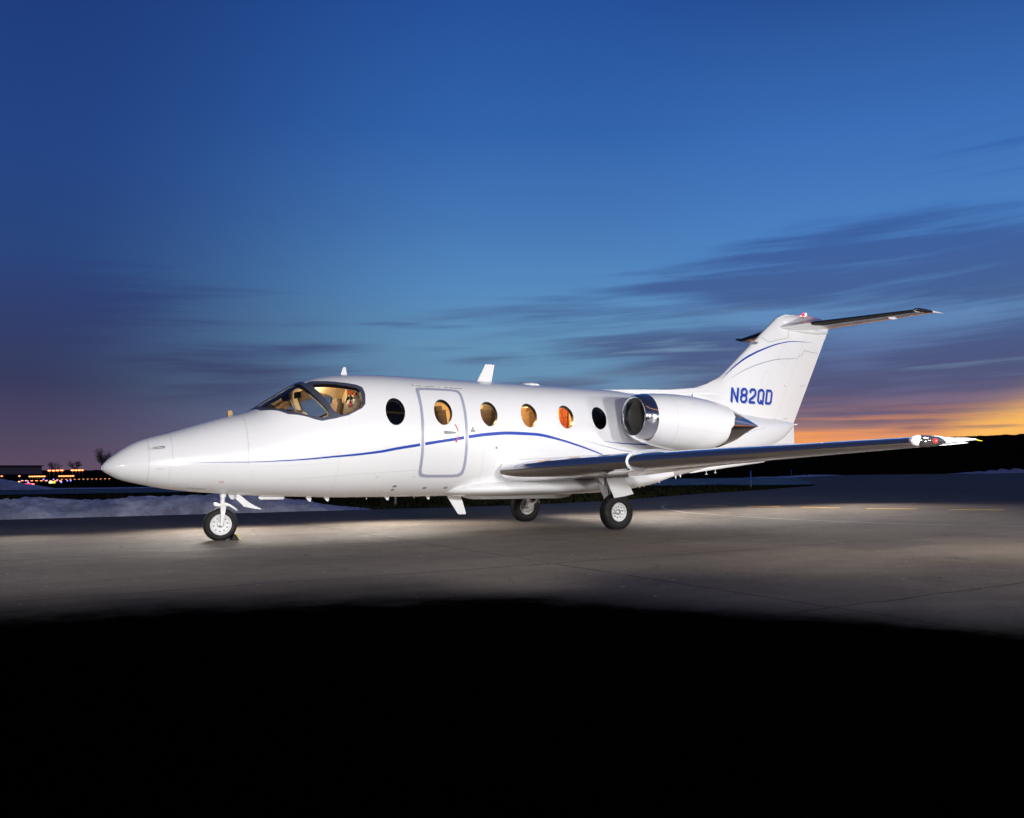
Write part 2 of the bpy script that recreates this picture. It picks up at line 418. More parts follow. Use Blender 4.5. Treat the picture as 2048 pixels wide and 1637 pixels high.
jet = thing('business_jet', 'white twin engine business jet with blue stripe and T-tail parked on the apron', 'jet')

XS = np.array([0, .0008, .003, .008, .016, .028, .045, .07, .10, .14, .18, .23, .28, .34]+list(np.arange(.4, 13.1, .05))+[13.12, 13.15])
AS = np.arange(len(XS))*.05
def skin(name, off, mat, holes, x0, x1, parent, reverse=False):
    i0, i1 = np.searchsorted(XS, x0), np.searchsorted(XS, x1)
    xs = XS[i0:i1+1]; as_ = AS[i0:i1+1]; nth = 120; th = np.linspace(-PI, PI, nth+1)
    toA = lambda x: float(np.interp(x, XS, AS))
    H = [[(toA(x), t*TS) for x, t in h] for h in holes]
    outer = [(as_[0], -PI*TS), (as_[-1], -PI*TS), (as_[-1], PI*TS), (as_[0], PI*TS)]
    # border on exact grid so the seam welds
    bord = [(a, -PI*TS) for a in as_]+[(as_[-1], t*TS) for t in th[1:-1]]+[(a, PI*TS) for a in as_[::-1]]+[(as_[0], t*TS) for t in th[1:-1][::-1]]
    g = np.array([(a, t*TS) for a in as_[1:-1] for t in th[1:-1]])
    loops = [dens(h, .03) for h in H]; allp = list(bord); edges = [(i, (i+1) % len(bord)) for i in range(len(bord))]
    keep = np.ones(len(g), bool)
    for l in loops:
        n0 = len(allp); allp += l; edges += [(n0+i, n0+(i+1) % len(l)) for i in range(len(l))]
        L = np.array(l); bb = ((g > L.min(0)-.06) & (g < L.max(0)+.06)).all(1); idx = np.where(bb)[0]
        keep[idx[(dist_poly(l, g[idx]) < .018) | inside(l, g[idx])]] = False
    pts = allp+[tuple(p) for p in g[keep]]
    r = delaunay_2d_cdt([Vector(p) for p in pts], edges, [], 0, 1e-6)
    V = np.array([tuple(v) for v in r[0]]); F = [list(f) for f in r[2]]
    ce = np.array([V[f].mean(0) for f in F]); ok = np.ones(len(F), bool)
    for l in loops: ok &= ~inside(l, ce)
    X = np.interp(V[:, 0], AS, XS); T = V[:, 1]/TS
    p3 = hull(X, T, off); nn = hnorm(X, T)
    F = [f if np.dot(np.cross(p3[f[1]]-p3[f[0]], p3[f[2]]-p3[f[0]]), nn[f[0]]) > 0 else f[::-1] for f, q in zip(F, ok) if q]
    if reverse: F = [f[::-1] for f in F]; nn = -nn
    me = bpy.data.meshes.new(name); me.from_pydata([tuple(map(float, p)) for p in p3], [], F); me.update()
    o = link(name, me, mat, parent); set_normals(me, nn)
    return o
holes = []
for x in WX: e = ellipse(x, WT, WA, WB); holes += [e, mirror(e)]
for q in (WS_GL, SW_GL): holes += [q, mirror(q)]
fus = skin('fuselage', 0, white, holes, 0, 13.15, jet)
iholes = []
for x in WX: iholes += [ellipse(x, WT, WA*.96, WB*.96)]      # shades are down on the far side
for q in (WS_GL, SW_GL): iholes += [q, mirror(q)]
skin('cabin_liner', -.06, cream, iholes, 1.8, 8.0, jet, True)

def ring_strip(name, loopA, offA, loopB, offB, mat, parent):
    a = np.array(loopA); b = np.array(loopB); n = len(a)
    A = hull(a[:, 0], a[:, 1])+hnorm(a[:, 0], a[:, 1])*offA; B = hull(b[:, 0], b[:, 1])+hnorm(b[:, 0], b[:, 1])*offB
    me = bpy.data.meshes.new(name)
    me.from_pydata([tuple(map(float, p)) for p in A]+[tuple(map(float, p)) for p in B], [], [[i, (i+1) % n, n+(i+1) % n, n+i] for i in range(n)])
    return link(name, me, mat, parent)
for sgn in (1, -1):
    for i, x in enumerate(WX):
        e = [(a, t*sgn) for a, t in ellipse(x, WT, WA, WB, 48)]; e2 = [(a, t*sgn) for a, t in ellipse(x, WT, WA*.96, WB*.96, 48)]
        w = conform('cabin_window', [e2], -.026, dpane_m if i in (0, 5) else pane_m, jet, step=.06, skirt=False)
        ring_strip('window_frame', e, .001, e2, -.065, blackp, w)
    for q, nm in ((WS_GL, 'windshield'), (SW_GL, 'cockpit_side_window')):
        qq = [(a, t*sgn) for a, t in q]
        w = conform(nm, [qq], -.012, wind_m, jet, step=.06, skirt=False)
        qd = [(a, t/TS) for a, t in dens([(a, t*TS) for a, t in qq], .03)]
        ring_strip('window_seal', qd, .001, qd, -.065, blackp, w)
    conform('windshield_frame', [[(a, t*sgn) for a, t in WS_OUT]], .006, frame_m, jet, holes=[[(a, t*sgn) for a, t in WS_GL]], step=.05)
    conform('side_window_frame', [[(a, t*sgn) for a, t in SW_OUT]], .004, frame_m, jet, holes=[[(a, t*sgn) for a, t in SW_GL]], step=.05)

# cabin door, drawn on the port side
D_OUT = smooth_poly([(4.18, -.76), (4.22, -.722), (4.50, -.720), (4.86, -.722), (4.93, -.765), (4.945, -.87), (4.947, -1.09), (4.953, -1.4), (4.953, -1.86), (4.952, -2.12), (4.93, -2.22), (4.84, -2.258), (4.57, -2.256), (4.27, -2.256), (4.20, -2.215), (4.178, -2.11), (4.178, -1.86), (4.18, -1.4), (4.178, -1.06), (4.175, -.84)], 2)
D_IN = smooth_poly([(4.228, -.80), (4.26, -.776), (4.50, -.773), (4.83, -.772), (4.885, -.81), (4.9, -.89), (4.903, -1.1), (4.909, -1.4), (4.909, -1.86), (4.905, -2.09), (4.882, -2.17), (4.81, -2.204), (4.56, -2.203), (4.29, -2.2), (4.24, -2.165), (4.224, -2.09), (4.222, -1.86), (4.222, -1.4), (4.222, -1.06), (4.222, -.86)], 2)
door = conform('cabin_door', [D_OUT], .0035, white, jet, holes=[ellipse(WX[1], WT, WA+.002, WB+.002)])
conform('door_outline', [D_OUT], .0065, greyp, door, holes=[D_IN])
conform('door_handle', [[(4.545, -1.515), (4.565, -1.52), (4.745, -1.497), (4.75, -1.475), (4.745, -1.47), (4.56, -1.455), (4.542, -1.47)]], .010, pmat('handle_grey', (.22, .22, .23), .4), door)
conform('door_arrow', [ribbon_poly([(4.735, -1.355), (4.772, -1.417), (4.786, -1.468)], [.014, .016, .014]), ribbon_poly([(4.789, -1.51), (4.775, -1.58), (4.745, -1.635)], [.014, .018, .03])], .009, redp, door)
conform('hinge_plate', [[(4.10, -1.42), (4.17, -1.42), (4.17, -1.47), (4.10, -1.47)], [(4.10, -1.57), (4.17, -1.57), (4.17, -1.62), (4.10, -1.62)]], .004, white2, jet)
conform('drip_rail', [ribbon_poly([(4.161, -.672), (4.985, -.677)], [.03, .03])], .018, white, jet)
# stripes
SP = [(.557, -1.508), (1.035, -1.598), (1.545, -1.658), (1.901, -1.692), (2.455, -1.755), (3.035, -1.79), (3.538, -1.768), (3.757, -1.736), (4.161, -1.677)]
SWd = [0, .006, .012, .017, .024, .030, .036, .038, .042]
conform('blue_stripe', [ribbon_poly(SP, SWd), ribbon_poly([(4.968, -1.543), (5.273, -1.499), (5.716, -1.468), (6.172, -1.478), (6.525, -1.529), (7.01, -1.656), (7.612, -1.858), (7.95, -1.98)], [.044, .045, .045, .043, .038, .029, .016, .008])], .002, bluep, jet)
conform('door_stripe', [ribbon_poly([(4.24, -1.664), (4.55, -1.614), (4.888, -1.556)], [.042, .043, .044])], .006, bluep, door)
conform('grey_stripe', [ribbon_poly([(6.836, -1.481), (7.134, -1.559), (7.47, -1.642), (7.912, -1.744), (8.3, -1.81)], [0, .008, .012, .016, .018])], .002, greyp, jet)
conform('thin_blue_stripe', [ribbon_poly([(7.491, -1.565), (7.858, -1.608), (8.533, -1.646), (9.2, -1.67)], [0, .014, .022, .022])], .002, bluep, jet)
conform('tail_blue_line', [ribbon_poly([(9.6, -2.05), (10.4, -1.78), (11.2, -1.5), (12.0, -1.3)], [.008, .008, .007, .004])], .002, bluep, jet)
# seams, rivets and small marks
def seam(pts, w=.006): return ribbon_poly(pts, [w]*len(pts))
conform('panel_seam', [seam([(.524, t) for t in np.linspace(-2.8, 2.8, 40)]), seam([(.80, t) for t in np.linspace(-1.6, 1.6, 30)], .005), seam([(1.725, t) for t in np.linspace(-1.75, 1.75, 34)], .006),
    seam([(.55, -1.60), (.80, -1.64), (1.72, -1.80), (3.0, -1.92)], .003), seam([(2.2, -2.2), (3.6, -2.14), (4.6, -2.1)], .004), seam([(.77, -1.66), (.77, -2.45)], .003), seam([(.56, -2.55), (.77, -2.45)], .003), seam([(8.3, -2.1), (8.9, -2.0), (9.3, -1.95)], .004), seam([(10.9, t) for t in np.linspace(-2.4, -.3, 24)], .004), seam([(2.95, t) for t in np.linspace(-2.9, -1.4, 16)], .0025), seam([(5.25, t) for t in np.linspace(-2.6, -1.75, 12)], .0025), seam([(9.35, t) for t in np.linspace(-2.6, -.1, 26)], .003)], .0012, lgrey, jet)
riv = []
for t in np.linspace(-2.5, -.55, 12): riv.append(ellipse(.535, t, .004, .005, 6))
for x in np.linspace(.84, 1.66, 6): riv.append(ellipse(x, -1.69-(x-.84)*.13, .005, .006, 6))
for t in (-.75, -1.0, -1.25, -1.5, -1.94, -2.02, -2.12, -2.3): riv.append(ellipse(1.735 if t > -1.8 else 1.79, t, .005, .006, 6))
for t in (-1.0, -1.15, -.6): riv.append(ellipse(.81, t, .004, .005, 6))
conform('rivets', riv, .0015, dgrey, jet, skirt=False)
conform('placard', [[(1.385+.001*j, -2.235-.014*j), (1.455, -2.235-.014*j), (1.455, -2.243-.014*j), (1.385+.001*j, -2.243-.014*j)] for j in range(5)], .0015, pink, jet, skirt=False)
conform('emblem', [ellipse(5.042, -1.41, .017, .02, 8), ellipse(5.020, -1.447, .018, .02, 8), ellipse(5.064, -1.447, .018, .02, 8), [(5.037, -1.42), (5.047, -1.42), (5.047, -1.475), (5.037, -1.475)]], .0015, dgrey, jet, skirt=False)
conform('corner_marks', [[(3.54, -2.26), (3.548, -2.26), (3.548, -2.215), (3.59, -2.215), (3.59, -2.206), (3.54, -2.206)], [(4.145, -2.27), (4.137, -2.27), (4.137, -2.235), (4.10, -2.235), (4.10, -2.226), (4.145, -2.226)]], .0015, lgrey, jet, skirt=False)
for (x, t, a, b) in ((3.883, -2.455, .032, .03), (3.882, -2.56, .03, .028), (5.463, -1.721, .018, .022)):
    conform('drain_port', [ellipse(x, t, a, b, 18)], .002, dgrey, jet)
for x in (4.388, 4.744):
    conform('service_vent', [[(x-.03, -2.49), (x+.03, -2.49), (x+.03, -2.512), (x-.03, -2.512)], [(x-.03, -2.52), (x+.03, -2.52), (x+.03, -2.542), (x-.03, -2.542)]], .002, dgrey, jet)
conform('louvre', [[(1.03+.03*j, -2.60), (1.046+.03*j, -2.60), (1.036+.03*j, -2.69), (1.022+.03*j, -2.69)] for j in range(8)], .004, lgrey, jet)
conform('hatch_slot', [[(.60, -1.755), (.70, -1.765), (.70, -1.775), (.60, -1.765)]], .002, dgrey, jet)
conform('static_port', [[(3.25, -1.545), (3.27, -1.56), (3.30, -1.60), (3.29, -1.605), (3.262, -1.58)]], .006, steel, jet)
for x, t in ((11.338, -.689), (11.513, -.851)): conform('drain_port', [ellipse(x, t, .03, .045, 14)], .003, dgrey, jet)
# pitot probe on the nose
b = MB(); p0 = hull(.70, -.98); b.tube([p0, p0+np.array([-.01, -.05, .0]), p0+np.array([-.03, -.075, .0]), p0+np.array([-.15, -.085, -.012])], [.018, .015, .011, .007]); b.build('pitot_tube', steel, jet)

# ------------------------------------------------------------------ blades, domes and other antennas on the centreline
def blade(name, pts, th, mat=white, parent=jet, y=0.0, taper=.4):
    """thin solid from an XZ outline; first and last points are the root"""
    b = MB(); n = len(pts); zc = [p[1] for p in pts]; z0 = pts[0][1]; zr = max(abs(z-z0) for z in zc) or 1
    ctr = np.mean(pts, axis=0); rings = []
    for s_, k_ in ((-1, .0), (-1, 1), (1, 1), (1, .0)):
        pass
    prof = [(-1, .86), (-.55, 1.0), (.55, 1.0), (1, .86)]
    for yy, kf in prof:
        ring = []
        for x, z in pts:
            tt = th/2*(1-taper*abs(z-z0)/zr); ring.append((ctr[0]+(x-ctr[0])*kf, y+yy*tt, z if abs(z-z0) < .1*zr else ctr[1]+(z-ctr[1])*(.5+.5*kf)))
        rings.append(ring)
    b.loft(rings); return b.build(name, mat, parent)
blade('blade_antenna', [(5.55, 2.41), (5.57, 2.452), (5.72, 2.725), (5.735, 2.735), (5.885, 2.732), (5.895, 2.72), (5.84, 2.45), (5.85, 2.41)], .03)
blade('roof_antenna', [(3.22, 2.40), (3.225, 2.44), (3.26, 2.535), (3.30, 2.54), (3.315, 2.45), (3.33, 2.40)], .025)
blade('amber_beacon', [(1.575, 1.72), (1.575, 1.815), (1.585, 1.82), (1.64, 1.82), (1.645, 1.81), (1.65, 1.73)], .05, amberp)
b = MB(); b.lathe([(2.41, .19), (2.435, .185), (2.458, .15), (2.468, .08), (2.47, .01)], (6.58, 0, 0), 'Z', 32)
o = b.build('dome_antenna', white, jet)
blade('belly_antenna', [(5.00, .60), (5.03, .545), (5.22, .265), (5.25, .25), (5.36, .25), (5.37, .265), (5.28, .54), (5.29, .60)], .03)
for x, L in ((2.75, .06), (3.02, .06), (3.975, .065), (4.67, .065)):
    blade('small_belly_antenna', [(x-.03, .60), (x-.03, .565), (x+.015, .565-L+.005), (x+.045, .565-L+.005), (x+.055, .56), (x+.055, .60)], .018)
blade('nose_belly_antenna', [(1.61, .68), (1.60, .645), (1.655, .565), (1.70, .565), (1.72, .64), (1.72, .68)], .02)
blade('belly_rail', [(2.03, .60), (2.035, .575), (2.06, .555), (2.375, .55), (2.40, .565), (2.40, .60)], .05)
for x in (3.66, 4.45): b = MB(); b.tube([(x, 0, .58), (x, 0, .525)], .008, 8); b.build('drain_mast', white2 if x < 4 else amberp, jet)
for x, z in ((8.72, .62), (8.98, .665), (9.08, .685), (9.22, .71), (9.33, .735), (9.45, .75), (9.86, .83), (9.98, .85)):
    blade('belly_drain', [(x-.02, z+.05), (x-.018, z+.01), (x+.005, z-.035), (x+.022, z-.035), (x+.03, z+.01), (x+.03, z+.05)], .015)
b = MB(); b.tube([(13.12, 0, 1.905), (13.27, 0, 1.915)], [.022, .016], 12); b.build('tail_light', rimm, jet)

# ------------------------------------------------------------------ fin
def FLE(z): return float(np.interp(z, [1.6, 2.42, 2.45, 2.49, 2.56, 2.65, 2.79, 2.88, 3.49, 3.84, 4.07, 4.14, 4.20, 4.235, 4.25], [7.9, 8.06, 8.6, 9.58, 10.36, 10.69, 11.01, 11.13, 11.88, 12.31, 12.60, 12.69, 12.80, 12.93, 13.05]))
def FTE(z): return float(np.interp(z, [1.95, 4.05, 4.25], [13.17, 14.35, 14.45]))
def naca(t): return 5*(.2969*math.sqrt(max(t, 0))-.1260*t-.3516*t*t+.2843*t**3-.1015*t**4)
def fin_half(x, z):
    mle = 11.13+(z-2.88)*1.23; te = FTE(z); c = te-mle; le = FLE(z)
    a = 0
    if x > mle: a = naca((x-mle)/c)*c*.105
    d = .035*min(1, math.sqrt(max(0, (x-le)/.25))) if x < mle+.3 else 0
    if x >= mle+.3: d = .035*max(0, 1-(x-mle-.3)/.5)
    return max(.003, (a**3+d**3)**(1/3))
zs = [1.5, 1.8, 1.95, 2.1, 2.25, 2.36, 2.42, 2.45, 2.49, 2.53, 2.56, 2.6, 2.65, 2.7, 2.75, 2.79, 2.84, 2.88, 3.0, 3.2, 3.49, 3.7, 3.84, 4.0, 4.07, 4.14, 4.18, 4.21, 4.235]
fr = [0, .004, .012, .03, .06, .1, .16, .24, .32, .4, .48, .56, .64, .7, .76, .82, .88, .94, .98, 1]
rings = []
for z in zs:
    le, te = FLE(z), FTE(z)
    if z < 2.42: le = 9.0+(z-1.5)*.1
    xs = [le+(te-le)*f for f in fr]
    rings.append([(x, -fin_half(x, z)*(1 if z > 2 else 1), z) for x in xs]+[(x, fin_half(x, z), z) for x in xs[::-1]])
b = MB(); b.loft(rings); fin = b.build('tail_fin', white, jet, auto=50)
def fin_patch(name, polys, *a, **k):
    for p in polys: o = _fin_patch(name, [p], *a, **k)
    return o
def _fin_patch(name, polys, off, mat, parent=None, skirt=True):
    b = MB()
    for poly in polys:
        P = list(poly); A = np.array(P); step = .06
        lo, hi = A.min(0), A.max(0)
        g = np.array([(a, c) for a in np.arange(lo[0]+.02, hi[0], step) for c in np.arange(lo[1]+.02, hi[1], step)]+[tuple(A.mean(0))])
        V, F = cdt_region(P, [], g, step)
        top = [(x, -fin_half(x, z)-off, z) for x, z in V]
        b.add(top, F)
    me = bpy.data.meshes.new(name); me.from_pydata(b.v, [], b.f)
    return link(name, me, mat, parent or fin)
def rib2(pts, ws):
    P = np.array(pts, float)
    if len(P) > 2:
        kk_ = np.r_[0, np.cumsum(np.hypot(*np.diff(P, axis=0).T))]; s = np.linspace(0, kk_[-1], 24)
        P2 = np.stack([pchip(kk_, P[:, i], s) for i in (0, 1)], -1); w = np.interp(s, kk_, ws)
    else: P2 = P; w = np.array(ws)
    T = np.gradient(P2, axis=0); T /= np.linalg.norm(T, axis=1, keepdims=True); Nn = np.stack([-T[:, 1], T[:, 0]], -1); w = np.maximum(w, .001)
    return [tuple(p) for p in P2+Nn*w[:, None]/2]+[tuple(p) for p in (P2-Nn*w[:, None]/2)[::-1]]
fin_patch('fin_blue_stripe', [rib2([(11.04, 2.75), (11.38, 3.02), (11.79, 3.27), (12.22, 3.45), (12.66, 3.59), (13.1, 3.67), (13.79, 3.70)], [0, .022, .036, .032, .024, .016, .002])], .003, bluep)
fin_patch('fin_grey_stripe', [rib2([(11.19, 2.75), (11.58, 2.95), (12.08, 3.13), (12.65, 3.26), (13.09, 3.3), (13.32, 3.32)], [0, .014, .018, .016, .012, .002])], .003, greyp)
fin_patch('rudder_seam', [rib2(p, [w]*len(p)) for p, w in (
    ([(12.48, 2.01), (12.78, 1.97), (13.12, 1.935)], .012), ([(13.49, 3.52), (13.37, 3.37)], .010), ([(13.49, 3.52), (13.55, 3.50), (13.96, 3.48)], .008),
    ([(13.33, 3.40), (13.29, 3.34)], .008), ([(12.81, 2.73), (12.88, 2.68)], .008), ([(13.35, 2.69), (13.40, 2.75)], .007), ([(13.40, 2.75), (13.52, 2.75)], .007), ([(12.81, 2.02), (12.95, 2.03)], .008),
    ([(12.93, 4.17), (12.95, 3.92), (12.96, 3.74)], .008), ([(12.96, 3.74), (12.35, 3.60)], .008), ([(12.35, 3.60), (12.16, 3.72)], .008))], .0025, dgrey)
fin_patch('fin_access_panel', [rib2([p, q], [.004, .004]) for lp in ([(12.62, 3.28), (12.82, 3.58), (13.02, 3.42), (12.84, 3.12)], [(12.05, 2.72), (12.25, 3.0), (12.4, 2.9), (12.2, 2.62)]) for p, q in zip(lp, lp[1:]+lp[:1])], .0015, lgrey)
fin_patch('rudder_hinge_line', [rib2([(12.55, 2.02), (13.55, 3.85)], [.005, .005])], .002, lgrey)
b = MB(); b.box((11.93, -.06, 3.13), (.34, .05, .028)); b.box((12.05, -.09, 3.12), (.16, .05, .035)); b.build('fin_probe', white2, fin, bevel=.01)
fin_patch('air_scoop', [[(11.945, 3.60), (12.07, 3.585), (12.09, 3.57), (12.01, 3.525), (11.89, 3.525), (11.86, 3.50)]], .01, dgrey)
# registration: rounded block letters, leaning slightly forward
def glyph(ch):
    r = .16
    def rr(x0, z0, x1, z1, c=.14): return [(x0+c, z0), (x1-c, z0), (x1, z0+c), (x1, z1-c), (x1-c, z1), (x0+c, z1), (x0, z1-c), (x0, z0+c), (x0+c, z0)]
    w = .52
    if ch == 'N': return [[(0, 0), (0, 1)], [(0, .98), (w, .02)], [(w, 0), (w, 1)]]
    if ch == '8': return [rr(0, .02, w, .52), rr(.02, .5, w-.02, .98)]
    if ch == '2': return [[(0, .76), (0, .86), (.13, .98), (w-.13, .98), (w, .85), (w, .62), (w-.10, .48), (.05, .22), (0, .02), (w, .02)]]
    if ch == 'Q': return [rr(0, .02, w, .98), [(.28, .20), (w+.02, -.06)]]
    if ch == 'D': return [[(0, .02), (w-.14, .02), (w, .16), (w, .84), (w-.14, .98), (0, .98), (0, .02)]]
def text_polys(s, x0, z0, hgt, adv, sw, dx=0, dz=0):
    out = []
    for i, ch in enumerate(s):
        for st_ in glyph(ch):
            for p, q in zip(st_[:-1], st_[1:]):
                P = np.array([(x0+dx+i*adv+a*hgt*1.08+c*.045, z0+dz+c*hgt) for a, c in (p, q)])
                d = P[1]-P[0]; L = np.hypot(*d) or 1e-6; d = d/L; n = np.array([-d[1], d[0]])*sw/2; e = d*sw*.30
                out.append([tuple(P[0]-e+n*.6), tuple(P[0]-e*.2+n), tuple(P[1]+e*.2+n), tuple(P[1]+e+n*.6), tuple(P[1]+e-n*.6), tuple(P[1]+e*.2-n), tuple(P[0]+e*.2-n) if False else tuple(P[0]-e*.2-n), tuple(P[0]-e-n*.6)])
    return out
def fin_text(name, s, mat, off, **kw):
    for i, ch in enumerate(s):
        b = MB()
        for j, poly in enumerate(text_polys(ch, 11.215+i*.25, 2.315, .275, .25, .048, **kw)):
            b.add([(x, -fin_half(x, z)-off-.00012*j, z) for x, z in poly], [list(range(len(poly)))])
        me = bpy.data.meshes.new(name); me.from_pydata(b.v, [], b.f); link(name, me, mat, fin)
fin_text('registration_shadow', 'N82QD', greyp, .003, dx=.018, dz=-.016)
fin_text('registration', 'N82QD', bluep, .0055)
# ventral fin
b = MB(); zsv = [.90, .95, 1.0, 1.06, 1.11, 1.18, 1.25, 1.35, 1.48, 1.6, 1.75, 1.86]
rings = []
for z in zsv:
    te = float(np.interp(z, [.90, 1.11, 1.25, 1.48, 1.75, 1.9], [10.30, 12.25, 12.55, 12.92, 13.09, 13.15])); le = min(10.15+(z-.9)*2.4, te-.12)
    xs = [le+(te-le)*f for f in (0, .1, .3, .6, .85, 1)]; hw = [.01, .035, .05, .05, .035, .006]
    rings.append([(x, -h, z) for x, h in zip(xs, hw)]+[(x, h, z) for x, h in zip(xs[::-1], hw[::-1])])
b.loft(rings); b.build('ventral_fin', white, jet, auto=60)
for x, z in ((10.66, .93), (10.90, .955)):
    b = MB(); b.tube([(x, 0, z+.03), (x, 0, z-.055)], .008, 8); b.box((x, 0, z-.058), (.06, .015, .012)); b.build('ventral_peg', white2, jet)
# bullet fairing at the top of the fin
b = MB(); rings = []
for x, hw, z0, z1 in ((12.70, .01, 4.00, 4.09), (12.80, .07, 3.97, 4.19), (12.95, .12, 3.95, 4.235), (13.2, .15, 3.94, 4.265), (13.5, .155, 3.95, 4.275), (13.8, .13, 3.98, 4.27), (14.1, .09, 4.01, 4.245), (14.35, .045, 4.04, 4.21), (14.46, .01, 4.1, 4.17)):
    zc, hz = (z0+z1)/2, (z1-z0)/2
    rings.append([(x, hw*math.cos(t), zc+hz*math.sin(t)) for t in [2*PI*j/24 for j in range(24)]])
b.loft(rings); b.build('bullet_fairing', white, jet)
b = MB(); b.lathe([(0, .001), (.012, .05), (.03, .055), (.055, .045), (.07, .02), (.074, .002)], (13.58, 0, 4.262), 'Z', 24)
b.build('beacon', pmat('red_lamp', (.6, .02, .02), .3, emit=(1, .03, .02), estr=2.2), jet)
b = MB(); b.lathe([(-.02, .002), (-.01, .016), (.01, .016), (.02, .002)], (13.57, -.05, 4.30), 'Y', 12); b.build('beacon_bulb', pmat('bulb_glow', (1, 1, 1), .3, emit=(1, .8, .75), estr=14), jet)
lamp('beacon_glow', 'POINT', (13.58, 0, 4.42), (13.58, 0, 0), 3, (1, .08, .05), shadow_soft_size=.03).parent = None

# ------------------------------------------------------------------ wing-like surfaces
def airfoil(tc, n=22, camber=.015):
    up = []; lo = []
    for i in range(n+1):
        t = .5*(1-math.cos(PI*i/n)); y = naca(t)*tc*(1+.42*math.exp(-t/.06)); c = camber*4*t*(1-t)
        up.append((t, c+y)); lo.append((t, c-y))
    return up[::-1]+lo[1:-1]      # TE -> over the top -> LE -> under -> TE
AF_N = 22
def surf_sections(defs, sub=10):
    out = []
    for (a, b) in zip(defs[:-1], defs[1:]):
        for j in range(sub): t = j/sub; out.append([u*(1-t)+v*t for u, v in zip(a, b)])
    out.append(list(defs[-1])); return out
def af_pt(sec, t, zz, grow=0.0):
    x, y, z, c, tc, dz = sec
    return (x+c*t, y, z+c*zz-dz*t*c)
def wing_mesh(name, defs, mat, parent, sub=10, camber=.015, round_tip=True):
    b = MB(); rings = []
    S = surf_sections(defs, sub)
    for s in S: rings.append([af_pt(s, t, zz) for t, zz in airfoil(s[4], AF_N, camber)])
    b.loft(rings); return b.build(name, mat, parent, auto=60), S
def le_mesh(name, S, mat, parent, fu, fl, off, camber=.015, i0=0, i1=None, cap=True):
    rings = []
    for s in S[i0:i1]:
        af = [p for p in airfoil(s[4], 60, camber)]; n = 60
        up = [p for p in af[:n+1] if p[0] <= fu]; lo = [p for p in af[n+1:] if p[0] <= fl]
        pts = up+lo; r = []
        for j, (t, zz) in enumerate(pts):
            a = pts[max(j-1, 0)]; c = pts[min(j+1, len(pts)-1)]
            dx, dz = c[0]-a[0], c[1]-a[1]; L = math.hypot(dx, dz) or 1; nx, nz = dz/L, -dx/L
            if nx*(t-.15)+nz*zz < 0 and t > .01: nx, nz = -nx, -nz
            if t <= .01: nx, nz = (-abs(nx), nz)
            p = af_pt(s, t, zz); r.append((p[0]+nx*off, p[1], p[2]+nz*off))
        rings.append(r)
    mn = min(len(r) for r in rings); rings = [r[:mn] for r in rings]
    b = MB(); b.loft(rings, closed=False, caps=False); return b.build(name, mat, parent, auto=70)
